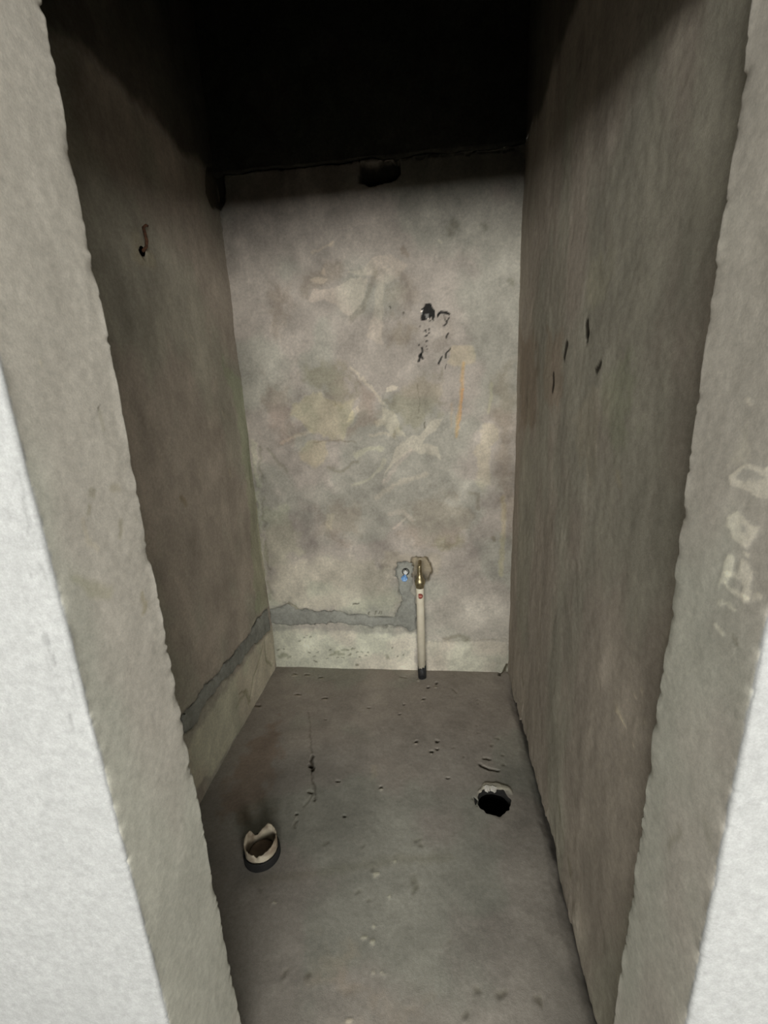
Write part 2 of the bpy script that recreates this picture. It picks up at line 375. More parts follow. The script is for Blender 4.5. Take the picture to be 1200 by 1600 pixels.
  ('s',[(.821,1.8226),(.8296,1.8122)],.008,(1.39,1.39,1.325),1,.008,0,.006),
  ('s',[(.341,1.8125),(.4008,1.8336),(.4301,1.8415)],.006,(1.26,1.234,1.156),1,.006,.001,.006),
  ('s',[(.022,1.1092),(.0148,.9124)],.016,(1.156,1.208,1.104),.9,.01,.003,.012),
  ('s',[(.0403,1.0949),(.0351,.935)],.008,(.78,.8,.73),.9,.01,-.002,.012),
  ('s',[(.0112,.8834),(.0071,.7045)],.016,(1.156,1.208,1.104),.9,.01,.003,.012),
  ('s',[(.03,.8685),(.0281,.7286)],.008,(.78,.8,.73),.9,.01,-.002,.012),
  ('s',[(.0034,.6739),(-.0041,.4847)],.016,(1.156,1.208,1.104),.9,.01,.003,.012),
  ('s',[(.0227,.6583),(.0175,.5104)],.008,(.78,.8,.73),.9,.01,-.002,.012),
  ('s',[(-.006,.4685),(-.006,.3366)],.016,(1.156,1.208,1.104),.9,.01,.003,.012),
  ('s',[(.0138,.4523),(.016,.3635)],.008,(.78,.8,.73),.9,.01,-.002,.012),
  ('p',[(-.0317,.1998),(.3008,.2054),(.5454,.1926),(.6956,.1886),(.6956,-.0462),(-.0638,-.07)],(1.39,1.403,1.351),1,.02,.002,.012),
  ('p',[(.7365,.1524),(1.1049,.1598),(1.1391,-.0323),(.7324,-.0451)],(1.156,1.143,1.104),1,.014,.002,.008),
  ('p',[(.0404,.5487),(.3294,.5792),(.5891,.5167),(.6115,.3424),(.4304,.3078),(.0936,.3275),(.0003,.3366)],(1.208,1.221,1.156),1,.05,0,.03),
  ('p',[(.0389,.7946),(.1453,.8224),(.1833,.6109),(.0557,.5487),(.0135,.5804)],(1.13,1.169,1.078),1,.04,0,.03),
  ('p',[(.5643,.6088),(.706,.5839),(.8187,.5834),(.8176,.4859),(.5601,.5167)],(1.104,1.091,1.026),1,.03,0,.02),
  ('s',[(-.0084,-.0205),(.4109,-.012),(.6904,-.011)],.012,(1.26,1.26,1.195),1,.012,.002,.006),
  ('s',[(.8317,.171),(.8875,.1854),(.9314,.1696)],.022,(.72,.7,.66),1,.018,0,.006),
  ('s',[(.7485,.1526),(1.1045,.173)],.006,(.8,.79,.75),.8,.008,0,.006),
  ('s',[(1.0804,-.0342),(1.1168,.0358)],.014,(.2,.18,.14),1,.008,-.008,.006),
  ('p',[(.6856,.5657),(.72,.5778),(.7567,.5716),(.7726,.5167),(.7633,.4703),(.737,.4484),(.7028,.4608),(.6776,.4857)],(.747,.713,.621),1,.0132,-.028,.0072),
  ('p',[(.5389,2.0896),(.5619,2.0836),(.6843,2.0885),(.6898,2.0508),(.6564,2.0219),(.5768,2.0166),(.5354,2.0321)],(.35,.34,.31),1,.006,-.045,.006),
  ('p',[(-.0228,2.1246),(.0272,2.108),(.0221,2.0213),(.004,1.9847),(-.0143,1.9819),(-.0196,2.0142)],(.4,.39,.36),1,.008,-.015,.006),
  ('s',[(-.0092,1.9815),(-.0067,1.8948),(-.0093,1.8062)],.012,(.55,.54,.5),1,.012,-.003,.006),
  ('s',[(.0838,2.1041),(.1061,2.1042)],.012,(.3,.3,.27),.9,.006,-.006,.006),
  ('s',[(.1183,2.1035),(.1405,2.1036)],.012,(.3,.3,.27),.9,.006,-.006,.006),
  ('s',[(.1527,2.1029),(.1748,2.103)],.012,(.3,.3,.27),.9,.006,-.006,.006),
  ('s',[(.2548,2.101),(.2766,2.1011)],.012,(.3,.3,.27),.9,.006,-.006,.006),
  ('s',[(.2886,2.1004),(.3103,2.1005)],.012,(.3,.3,.27),.9,.006,-.006,.006),
  ('s',[(.3222,2.0998),(.3438,2.0999)],.012,(.3,.3,.27),.9,.006,-.006,.006),
  ('s',[(.4221,2.098),(.4434,2.0982)],.012,(.3,.3,.27),.9,.006,-.006,.006),
  ('s',[(.4551,2.0975),(.4763,2.0976)],.012,(.3,.3,.27),.9,.006,-.006,.006),
  ('s',[(.488,2.0969),(.5091,2.097)],.012,(.3,.3,.27),.9,.006,-.006,.006),
  ('s',[(.7003,2.0911),(.7322,2.0922)],.008,(.5,.5,.46),.8,.006,-.004,.006),
  ('s',[(.7457,2.0903),(.7774,2.0914)],.008,(.5,.5,.46),.8,.006,-.004,.006),
  ('s',[(.7909,2.0895),(.8223,2.0906)],.008,(.5,.5,.46),.8,.006,-.004,.006),
  ('s',[(.8357,2.0887),(.8669,2.0898)],.008,(.5,.5,.46),.8,.006,-.004,.006),
  ('s',[(.8803,2.0879),(.9113,2.089)],.008,(.5,.5,.46),.8,.006,-.004,.006),
  ('s',[(.9246,2.0871),(.9554,2.0882)],.008,(.5,.5,.46),.8,.006,-.004,.006),
  ('s',[(.9686,2.0864),(.9993,2.0874)],.008,(.5,.5,.46),.8,.006,-.004,.006),
  ('s',[(1.0124,2.0856),(1.0428,2.0866)],.008,(.5,.5,.46),.8,.006,-.004,.006),
  ('s',[(1.0559,2.0848),(1.0861,2.0859)],.008,(.5,.5,.46),.8,.006,-.004,.006),
  ('s',[(.3057,.084),(.327,.0887)],.0185,(.62,.63,.57),.9,.01,-.0015,.01),
  ('s',[(.2758,.0711),(.2934,.075)],.0155,(.62,.63,.57),.9,.01,-.0015,.01),
  ('s',[(.3457,.1016),(.3573,.1041)],.011,(.62,.63,.57),.9,.01,-.0015,.01),
  ('s',[(.3797,.1046),(.3913,.1072)],.011,(.62,.63,.57),.9,.01,-.0015,.01),
  ('s',[(.3664,.0794),(.3741,.0811)],.008,(.42,.42,.37),.9,.005,-.0015,.01),
  ('s',[(.3292,.0747),(.3428,.0777)],.0125,(.62,.63,.57),.9,.01,-.0015,.01),
  ('s',[(.0338,.0652),(.0559,.07)],.0185,(.62,.63,.57),.9,.01,-.0015,.01),
  ('s',[(.0638,.0551),(.0798,.0586)],.014,(.62,.63,.57),.9,.01,-.0015,.01),
  ('s',[(.0093,.0538),(.0214,.0564)],.011,(.62,.63,.57),.9,.01,-.0015,.01),
  ('s',[(.0786,.0493),(.0846,.0506)],.0065,(.42,.42,.37),.9,.005,-.0015,.01),
  ('s',[(.0238,.0943),(.0298,.0956)],.0065,(.42,.42,.37),.9,.005,-.0015,.01),
  ('s',[(.1708,.0862),(.1806,.0883)],.0095,(.42,.42,.37),.9,.005,-.0015,.01),
  ('s',[(.2101,.0795),(.216,.0808)],.0065,(.42,.42,.37),.9,.005,-.0015,.01),
  ('s',[(.2692,.0999),(.277,.1016)],.008,(.42,.42,.37),.9,.005,-.0015,.01),
  ('s',[(.4261,.0921),(.4309,.0932)],.0057,(.42,.42,.37),.9,.005,-.0015,.01),
  ('s',[(.4588,.0929),(.4654,.0944)],.0073,(.42,.42,.37),.9,.005,-.0015,.01),
  ('s',[(.4444,.0752),(.451,.0767)],.0073,(.42,.42,.37),.9,.005,-.0015,.01),
  ('s',[(.4076,.0804),(.4143,.0818)],.0073,(.42,.42,.37),.9,.005,-.0015,.01),
  ('s',[(.342,.0559),(.3478,.0572)],.0065,(.42,.42,.37),.9,.005,-.0015,.01),
  ('s',[(.1977,.0615),(.2046,.063)],.0073,(.42,.42,.37),.9,.005,-.0015,.01),
  ('s',[(.2041,.0332),(.214,.0353)],.0095,(.42,.42,.37),.9,.005,-.0015,.01),
  ('s',[(.2623,.0447),(.2682,.046)],.0065,(.42,.42,.37),.9,.005,-.0015,.01),
  ('s',[(.3175,.0553),(.3243,.0568)],.0073,(.42,.42,.37),.9,.005,-.0015,.01),
  ('s',[(.3958,.0228),(.4054,.025)],.0095,(.42,.42,.37),.9,.005,-.0015,.01),
  ('s',[(.3621,.102),(.3679,.1032)],.0065,(.42,.42,.37),.9,.005,-.0015,.01),
  ('s',[(.3967,.1065),(.4015,.1076)],.0057,(.42,.42,.37),.9,.005,-.0015,.01),
  ('s',[(.1792,.1622),(.186,.1636)],.0073,(.42,.42,.37),.9,.005,-.0015,.01),
  ('s',[(.1492,.1616),(.1541,.1627)],.0057,(.42,.42,.37),.9,.005,-.0015,.01),
  ('s',[(.1645,.1732),(.1684,.174)],.005,(.42,.42,.37),.9,.005,-.0015,.01),
  ('s',[(.0527,.0988),(.0578,.0999)],.0057,(.42,.42,.37),.9,.005,-.0015,.01),
  ('s',[(.1267,.1423),(.1316,.1434)],.0057,(.42,.42,.37),.9,.005,-.0015,.01),
  ('s',[(.4173,.0578),(.4221,.0589)],.0057,(.42,.42,.37),.9,.005,-.0015,.01),
  ('s',[(.3829,.11),(.3887,.1113)],.0065,(.42,.42,.37),.9,.005,-.0015,.01),
  ('s',[(.5453,.0648),(.5566,.0673)],.011,(.62,.63,.57),.9,.01,-.0015,.01),
  ('s',[(.5737,.1179),(.5793,.1192)],.0065,(.42,.42,.37),.9,.005,-.0015,.01),
  ('s',[(.6023,.079),(.607,.08)],.0057,(.42,.42,.37),.9,.005,-.0015,.01),
  ('s',[(.6354,.0798),(.64,.0808)],.0057,(.42,.42,.37),.9,.005,-.0015,.01),
  ('s',[(.4076,.3457),(.4326,.3488)],.006,(.25,.24,.22),1,.004,-.003,.006),
  ('s',[(.4836,.3059),(.4809,.2916)],.005,(.4,.4,.36),.9,.004,-.003,.006),
  ('s',[(.5097,.3062),(.507,.2919)],.005,(.4,.4,.36),.9,.004,-.003,.006),
  ('s',[(.5292,.3065),(.5266,.2922)],.005,(.4,.4,.36),.9,.004,-.003,.006),
  ('s',[(.5389,.3066),(.5363,.2923)],.005,(.4,.4,.36),.9,.004,-.003,.006),
  ('s',[(.139,.3129),(.1021,.3487),(.0828,.3268)],.008,(.6,.61,.55),.9,.008,-.003,.006),
  ('s',[(.6043,.243),(.6372,.2579),(.6564,.2545)],.02,(1.325,1.325,1.299),0,.012,0,.006),
  ('s',[(.7112,.5657),(.7397,.5717),(.7592,.5564)],.008,(.45,.43,.37),1,.006,0,.006),  # shade under the niche's upper edge, painted on
  ('s',[(.7647,.5473),(.7695,.5013),(.7574,.4641)],.006,(.6,.57,.5),1,.006,0,.006),
]
MARKS_LEFT = [
  ('p',[(.0339,.2157),(-.077,.2283),(-.3354,.2329),(-.6138,.241),(-.7875,.2383),(-.8683,.0985),(-.6799,.0291),(-.0322,-.045)],(1.35,1.4,1.33),1,.02,.002,.012),
  ('p',[(-.1616,1.4423),(.0191,1.3488),(.0214,.9079),(-.0097,.4889),(-.0188,.3296),(-.1517,.3676),(-.081,.8179),(-.0774,1.2489)],(.98,1.08,.96),1,.03,0,.02),
  ('s',[(.049,1.0415),(.0582,1.0229)],.006,(1.22,1.2,1.13),.9,.01,.001,.006),
  ('s',[(-.2202,1.0253),(-.2137,1.0088)],.014,(1.22,1.2,1.13),.9,.01,.001,.006),
  ('s',[(-.1868,.6589),(-.1796,.6389)],.008,(1.22,1.2,1.13),.9,.01,.001,.006),
  ('s',[(-.2082,1.2418),(-.2019,1.2271)],.01,(1.22,1.2,1.13),.9,.01,.001,.006),
  ('s',[(-.3949,1.5098),(-.3904,1.4985)],.012,(1.22,1.2,1.13),.9,.01,.001,.006),
  ('s',[(-.356,1.5036),(-.3512,1.492)],.01,(1.22,1.2,1.13),.9,.01,.001,.006),
  ('s',[(-.4377,.7262),(-.4329,.7093)],.006,(1.22,1.2,1.13),.9,.01,.001,.006),
  ('s',[(-.0271,1.0311),(-.0272,.9187)],.012,(.7,.74,.66),.9,.014,0,.006),
  ('s',[(.031,1.0782),(.0039,.8534),(-.0098,.6155),(-.0023,.4857)],.012,(1.18,1.22,1.12),.9,.01,.002,.006),
  ('s',[(-.5746,1.003),(-.5573,.9839)],.02,(.75,.72,.6),.9,.02,0,.006),
  ('s',[(-.5658,1.7039),(-.5595,1.6959)],.018,(.06,.055,.05),1,.006,-.02,.006),
  ('s',[(-.5856,1.7317),(-.5879,1.6875),(-.5299,1.6948)],.045,(1.12,1.08,.98),.8,.03,.002,.006),
  ('p',[(-.0636,2.098),(.0164,2.1289),(.0118,1.9952),(-.0749,1.9673),(-.1009,2.009)],(.4,.39,.36),1,.012,-.006,.01),  # corner recess kept shallow, its shade put into the tint
  ('s',[(-.4369,.1125),(-.34,.1136),(-.3285,.0417),(-.261,.1188),(-.1294,.1936)],.012,(.75,.77,.7),.9,.012,-.003,.006),
  ('s',[(-.3951,.1461),(-.3329,.1145),(-.3132,.0456)],.01,(.62,.62,.56),.9,.01,-.003,.006),
  ('s',[(-.1,.2087),(-.1132,.1162),(-.0508,.0397)],.012,(.65,.67,.6),.9,.012,-.004,.006),
]
MARKS_RIGHT = [
  ('s',[(-.6897,1.3814),(-.6729,1.3547)],.022,(.12,.11,.1),1,.006,-.002,.003),
  ('s',[(-.8274,1.4046),(-.8349,1.3819)],.022,(.12,.11,.1),1,.006,-.002,.003),
  ('s',[(-.8349,1.3819),(-.8366,1.3647)],.01,(.12,.11,.1),1,.006,-.002,.003),
  ('s',[(-.9315,1.3371),(-.9121,1.3242)],.013,(.12,.11,.1),1,.006,-.002,.003),
  ('s',[(-.5722,1.3129),(-.582,1.293),(-.5767,1.275)],.022,(.12,.11,.1),1,.006,-.002,.003),
  ('s',[(-.217,1.2442),(-.2252,1.2185)],.012,(.6,.58,.53),.8,.012,0,.006),
  ('p',[(-.8712,1.5328),(-.953,1.5248),(-.9363,1.4894),(-.873,1.4401),(-.8071,1.4425),(-.8263,1.5051)],(1.13,1.13,1.07),1,.05,0,.03),
  ('p',[(-.7884,1.1951),(-.8905,1.2749),(-.9652,1.2927),(-.9655,1.2128),(-.9295,1.1075),(-.8391,1.0887)],(1.12,1.09,1.06),1,.03,0,.03),
  ('p',[(-.4485,1.4256),(-.6533,1.4078),(-.6683,1.2686),(-.5543,1.219),(-.4388,1.2621)],(.93,.86,.82),1,.04,0,.03),
  ('p',[(-.0242,1.4625),(-.3306,1.4359),(-.3888,1.1553),(-.0892,1.1254)],(.8,.75,.7),1,.06,0,.04),
  ('p',[(-.9586,1.3207),(-1.0662,1.3348),(-1.106,1.2268),(-1.0633,1.163),(-1.001,1.2164)],(.97,1.02,.94),1,.04,0,.03),
  ('s',[(-1.0607,1.141),(-1.0724,1.125)],.014,(1.15,1.12,1.02),.9,.014,0,.006),
  ('s',[(-1.1649,.718),(-1.1734,.7197)],.006,(1.5,1.5,1.42),.9,.006,.001,.006),
  ('s',[(-1.1789,.7215),(-1.1872,.7232)],.006,(1.5,1.5,1.42),.9,.006,.001,.006),
  ('s',[(-1.229,.7192),(-1.2363,.7208)],.006,(1.5,1.5,1.42),.9,.006,.001,.006),
  ('s',[(-1.257,.7755),(-1.2636,.7765)],.006,(1.5,1.5,1.42),.9,.006,.001,.006),
  ('s',[(-1.2341,.8209),(-1.2411,.8214)],.006,(1.5,1.5,1.42),.9,.006,.001,.006),
  ('s',[(-1.2146,.7998),(-1.222,.8006)],.006,(1.5,1.5,1.42),.9,.006,.001,.006),
  ('s',[(-1.194,.7183),(-1.202,.72)],.006,(1.5,1.5,1.42),.9,.006,.001,.006),
  ('s',[(-1.1638,.7225),(-1.1842,.7234)],.014,(1.2,1.2,1.12),.9,.01,.001,.006),
  ('s',[(-.8807,.1743),(-.8982,.1548)],.02,(.68,.7,.62),.8,.016,0,.006),
  ('s',[(-.9231,.1583),(-.9397,.1396)],.014,(.68,.7,.62),.8,.016,0,.006),
  ('s',[(-.9778,.1302),(-.9934,.1124)],.016,(.68,.7,.62),.8,.016,0,.006),
  ('s',[(-.3118,.1903),(-.3444,.1623)],.02,(.68,.7,.62),.8,.016,0,.006),
  ('s',[(-.4515,.0723),(-.4805,.0473)],.016,(.68,.7,.62),.8,.016,0,.006),
]
MARKS_FLOOR = [  # pale strokes beside pits are painted highlights on their lower lips
  ('s',[(.2521,-.3169),(.2752,-.391),(.299,-.4651),(.3224,-.5438)],.0032,(.5,.48,.43),.85,.004,-.002,.006),
  ('s',[(.3232,-.5437),(.3255,-.5737),(.3347,-.5902),(.3432,-.6074)],.0096,(.22,.2,.17),.95,.006,-.008,.006),
  ('s',[(.3275,-.5858),(.3353,-.5926)],.0096,(.22,.2,.17),.9,.005,-.006,.006),
  ('s',[(.3434,-.6112),(.3643,-.6734),(.3778,-.7025),(.3826,-.7352)],.0056,(.48,.46,.41),.9,.007,-.004,.006),
  ('s',[(.3599,-.702),(.3637,-.7026)],.0096,(.4,.38,.33),.9,.006,-.005,.006),
  ('s',[(.3694,-.7073),(.3651,-.7323),(.3527,-.7531)],.0048,(.75,.74,.68),.8,.006,-.002,.006),
  ('s',[(.333,-.7893),(.3343,-.7892)],.008,(.45,.43,.38),.9,.005,-.006,.006),
  ('s',[(.5996,-.6721),(.6011,-.672)],.0072,(.45,.43,.38),.9,.005,-.006,.006),
  ('s',[(.4421,-.6508),(.4436,-.6507)],.008,(.45,.43,.38),.9,.005,-.006,.006),
  ('s',[(.3338,-.3572),(.3355,-.3571)],.0056,(.45,.43,.38),.9,.005,-.006,.006),
  ('s',[(.4981,-.278),(.4999,-.2779)],.0096,(.45,.43,.38),.9,.005,-.006,.006),
  ('s',[(.4938,-.7822),(.4951,-.7821)],.0064,(.45,.43,.38),.9,.005,-.006,.006),
  ('s',[(.3396,-.8113),(.3433,-.8292)],.0064,(.6,.58,.52),.9,.008,-.003,.006),
  ('s',[(.3336,-.7961),(.3362,-.8023)],.006,(1.4,1.4,1.3),.9,.004,.002,.006),
  ('s',[(.6007,-.6817),(.6026,-.6829)],.008,(1.7,1.7,1.6),.9,.004,.003,.006),
  ('p',[(.5422,-.5895),(.5798,-.5824),(.596,-.6231),(.5486,-.6351)],(1.15,1.13,1.07),1,.02,0,.02),
  ('s',[(.7866,-.0943),(.7891,-.0904)],.0144,(.3,.28,.24),.9,.006,-.009,.006),
  ('s',[(.7279,-.2059),(.7301,-.2023)],.0088,(.3,.28,.24),.9,.006,-.009,.006),
  ('s',[(.7036,-.4536),(.7056,-.4508)],.0096,(.3,.28,.24),.9,.006,-.009,.006),
  ('s',[(.7868,-.45),(.7888,-.4471)],.0096,(.3,.28,.24),.9,.006,-.009,.006),
  ('s',[(.7689,-.5036),(.7709,-.5009)],.0096,(.3,.28,.24),.9,.006,-.009,.006),
  ('s',[(.7862,-.4871),(.7882,-.4844)],.0072,(.3,.28,.24),.9,.006,-.009,.006),
  ('s',[(.8228,-.617),(.8246,-.6146)],.0064,(.62,.6,.55),.9,.006,-.009,.006),
  ('s',[(.6334,-.3087),(.6354,-.3054)],.0064,(.3,.28,.24),.9,.006,-.009,.006),
  ('s',[(.7522,-.1302),(.7546,-.1263)],.0096,(.3,.28,.24),.9,.006,-.009,.006),
  ('s',[(.9485,-.3621),(.9509,-.3591)],.0048,(.62,.6,.55),.9,.006,-.002,.006),
  ('s',[(.9436,-.3941),(.9459,-.3911)],.0048,(.62,.6,.55),.9,.006,-.002,.006),
  ('s',[(.9031,-.4487),(.9053,-.4459)],.004,(.62,.6,.55),.9,.006,-.002,.006),
  ('s',[(.8832,-.5169),(.8853,-.5143)],.0064,(.62,.6,.55),.9,.006,-.002,.006),
  ('s',[(.8482,-.4757),(.8502,-.4729)],.0048,(.62,.6,.55),.9,.006,-.002,.006),
  ('s',[(1.0154,-.4207),(1.0178,-.4178)],.008,(.62,.6,.55),.9,.006,-.002,.006),
  ('s',[(.9932,-.4568),(.9955,-.454)],.0096,(.62,.6,.55),.9,.006,-.002,.006),
  ('s',[(1.0277,-.5033),(1.03,-.5007)],.008,(.62,.6,.55),.9,.006,-.002,.006),
  ('s',[(1.0181,-.5452),(1.0203,-.5427)],.0096,(.62,.6,.55),.9,.006,-.002,.006),
  ('s',[(.9646,-.2298),(.9672,-.2263)],.0048,(.62,.6,.55),.9,.006,-.002,.006),
  ('s',[(.9603,-.2029),(.9629,-.1993)],.0048,(.62,.6,.55),.9,.006,-.002,.006),
  ('s',[(.645,-.2491),(.647,-.2457)],.0048,(.3,.28,.24),.9,.006,-.009,.006),
  ('s',[(.7818,-.1266),(.787,-.1278)],.006,(1.5,1.5,1.4),.9,.004,.003,.006),
  ('s',[(.7274,-.2226),(.7324,-.2237)],.006,(1.5,1.5,1.4),.9,.004,.003,.006),
  ('s',[(.7049,-.4638),(.7094,-.4646)],.006,(1.5,1.5,1.4),.9,.004,.003,.006),
  ('s',[(.7678,-.5123),(.7721,-.513)],.006,(1.5,1.5,1.4),.9,.004,.003,.006),
  ('s',[(.7037,-.0817),(.7091,-.083)],.006,(1.5,1.5,1.4),.9,.004,.003,.006),
  ('s',[(.7084,-.0759),(.7138,-.0773)],.006,(1.5,1.5,1.4),.9,.004,.003,.006),
  ('s',[(.8572,-.138),(.8749,-.1626)],.004,(.5,.47,.42),.9,.004,-.002,.006),
  ('s',[(.96,-.5207),(.9758,-.5247)],.008,(.3,.28,.24),.95,.006,-.005,.006),
  ('s',[(.9384,-.5486),(.9467,-.559),(.9627,-.5659)],.008,(.22,.2,.17),.95,.006,-.006,.006),
  ('s',[(.9627,-.5659),(.9827,-.568),(1.0036,-.5713)],.0072,(.22,.2,.17),.9,.006,-.006,.006),
  ('s',[(1.0746,-.02),(1.1254,.0617)],.0144,(.22,.2,.17),.9,.01,-.006,.006),
  ('s',[(.6181,-.0559),(.6481,-.057)],.0096,(.6,.57,.52),.8,.01,-.004,.006),
  ('s',[(.1006,-.0534),(.1173,-.0545)],.0096,(.55,.5,.45),.8,.008,-.005,.006),
  ('s',[(.1068,-.066),(.1211,-.0673)],.008,(1.15,1.1,1.02),.8,.006,.002,.006),
  ('s',[(.1663,-.0598),(.1827,-.0609)],.0096,(.55,.5,.45),.8,.008,-.005,.006),
  ('s',[(.1721,-.0723),(.1861,-.0735)],.008,(1.15,1.1,1.02),.8,.006,.002,.006),
  ('s',[(.239,-.0749),(.2551,-.076)],.0096,(.55,.5,.45),.8,.008,-.005,.006),
  ('s',[(.2443,-.0872),(.2581,-.0884)],.008,(1.15,1.1,1.02),.8,.006,.002,.006),
  ('s',[(.008,-.2839),(.0231,-.2846)],.0096,(.55,.5,.45),.8,.008,-.005,.006),
  ('s',[(.0141,-.2941),(.0271,-.2949)],.008,(1.15,1.1,1.02),.8,.006,.002,.006),
  ('s',[(.1637,-.206),(.1791,-.2069)],.0096,(.55,.5,.45),.8,.008,-.005,.006),
  ('s',[(.1691,-.217),(.1823,-.2179)],.008,(1.15,1.1,1.02),.8,.006,.002,.006),
  ('s',[(.2915,-.2237),(.3065,-.2245)],.0096,(.55,.5,.45),.8,.008,-.005,.006),
  ('s',[(.2962,-.2344),(.309,-.2353)],.008,(1.15,1.1,1.02),.8,.006,.002,.006),
  ('s',[(.6111,-.956),(.6149,-.9566)],.012,(1.65,1.62,1.5),.95,.004,.0015,.006),
  ('s',[(.6563,-1.0084),(.6599,-1.0089)],.008,(1.65,1.62,1.5),.95,.004,.0015,.006),
  ('s',[(.6056,-1.1061),(.609,-1.1065)],.01,(1.65,1.62,1.5),.95,.004,.0015,.006),
  ('s',[(.624,-1.1138),(.6274,-1.1142)],.01,(1.65,1.62,1.5),.95,.004,.0015,.006),
  ('s',[(.6231,-1.0817),(.6265,-1.0821)],.007,(1.65,1.62,1.5),.95,.004,.0015,.006),
  ('s',[(.6376,-1.1802),(.6408,-1.1805)],.006,(1.65,1.62,1.5),.95,.004,.0015,.006),
  ('s',[(.6576,-1.1786),(.6607,-1.1789)],.006,(1.65,1.62,1.5),.95,.004,.0015,.006),
  ('s',[(.5979,-1.2622),(.6009,-1.2625)],.012,(1.65,1.62,1.5),.95,.004,.0015,.006),
  ('s',[(.3494,-1.0481),(.3533,-1.0487)],.007,(1.65,1.62,1.5),.95,.004,.0015,.006),
  ('s',[(.6634,-.9153),(.6672,-.916)],.005,(1.65,1.62,1.5),.95,.004,.0015,.006),
  ('s',[(.7171,-.9666),(.7223,-.961)],.0144,(.66,.65,.6),.9,.012,-.0015,.012),
  ('s',[(.7267,-.9805),(.7319,-.975)],.012,(.66,.65,.6),.9,.012,-.0015,.012),
  ('s',[(.7227,-.9917),(.7279,-.9863)],.0096,(.66,.65,.6),.9,.012,-.0015,.012),
  ('s',[(.5929,-.9326),(.5978,-.9267)],.0112,(.66,.65,.6),.9,.012,-.0015,.012),
  ('s',[(.5655,-1.0078),(.5701,-1.0025)],.0064,(.66,.65,.6),.9,.012,-.0015,.012),
  ('s',[(.8479,-1.2287),(.8524,-1.2251)],.0112,(.66,.65,.6),.9,.012,-.0015,.012),
  ('s',[(.7262,-.8496),(.7319,-.843)],.0128,(.66,.65,.6),.9,.012,-.0015,.012),
  ('s',[(.7366,-.8641),(.7422,-.8577)],.008,(.66,.65,.6),.9,.012,-.0015,.012),
  ('s',[(.5655,-.8784),(.5705,-.8719)],.0056,(.66,.65,.6),.9,.012,-.0015,.012),
  ('s',[(.4502,-.8795),(.4548,-.873)],.0096,(.66,.65,.6),.9,.012,-.0015,.012),
  ('s',[(.9309,-1.1853),(.9358,-1.1814)],.016,(.66,.65,.6),.9,.012,-.0015,.012),
  ('s',[(1.0104,-1.1986),(1.0154,-1.1948)],.016,(.66,.65,.6),.9,.012,-.0015,.012),
  ('s',[(.8755,-1.1957),(.8802,-1.1918)],.0112,(.66,.65,.6),.9,.012,-.0015,.012),
  ('s',[(.3033,-1.0209),(.3069,-1.0156)],.0064,(.66,.65,.6),.9,.012,-.0015,.012),
  ('s',[(.4819,-1.1954),(.4855,-1.1914)],.0096,(.66,.65,.6),.9,.012,-.0015,.012),
  ('s',[(.4228,-1.1972),(.4263,-1.1931)],.0096,(.66,.65,.6),.9,.012,-.0015,.012),
  ('s',[(.8045,-1.0938),(.8095,-1.0892)],.008,(.66,.65,.6),.9,.012,-.0015,.012),
  ('s',[(.6011,-1.0232),(.6057,-1.018)],.0064,(.66,.65,.6),.9,.012,-.0015,.012),
  ('s',[(.2673,-.9949),(.4491,-.9635),(.6506,-.9115),(.8211,-.8895)],.024,(.85,.84,.8),.9,.03,0,.006),
  ('p',[(.4915,-1.1306),(.5717,-1.1172),(.5999,-1.187),(.6685,-1.2503),(.7683,-1.2525),(.6057,-1.2222),(.4835,-1.2207)],(1.05,1.0,.95),1,.06,0,.05),
  ('p',[(.9301,-.6583),(.9542,-.6288),(.987,-.6215),(1.0268,-.6395),(1.0334,-.664),(.9838,-.6473),(.9225,-.6955)],(1.5,1.47,1.38),1,.006,.004,.005),
  ('s',[(.9043,-.6919),(.9167,-.7148)],.0112,(.7,.72,.66),.9,.01,-.003,.006),
  ('p',[(.0383,-.5607),(.1423,-.3484),(.2285,-.7413),(.1792,-.8369),(.0761,-.7756)],(.9,.8,.74),1,.05,0,.04),
]
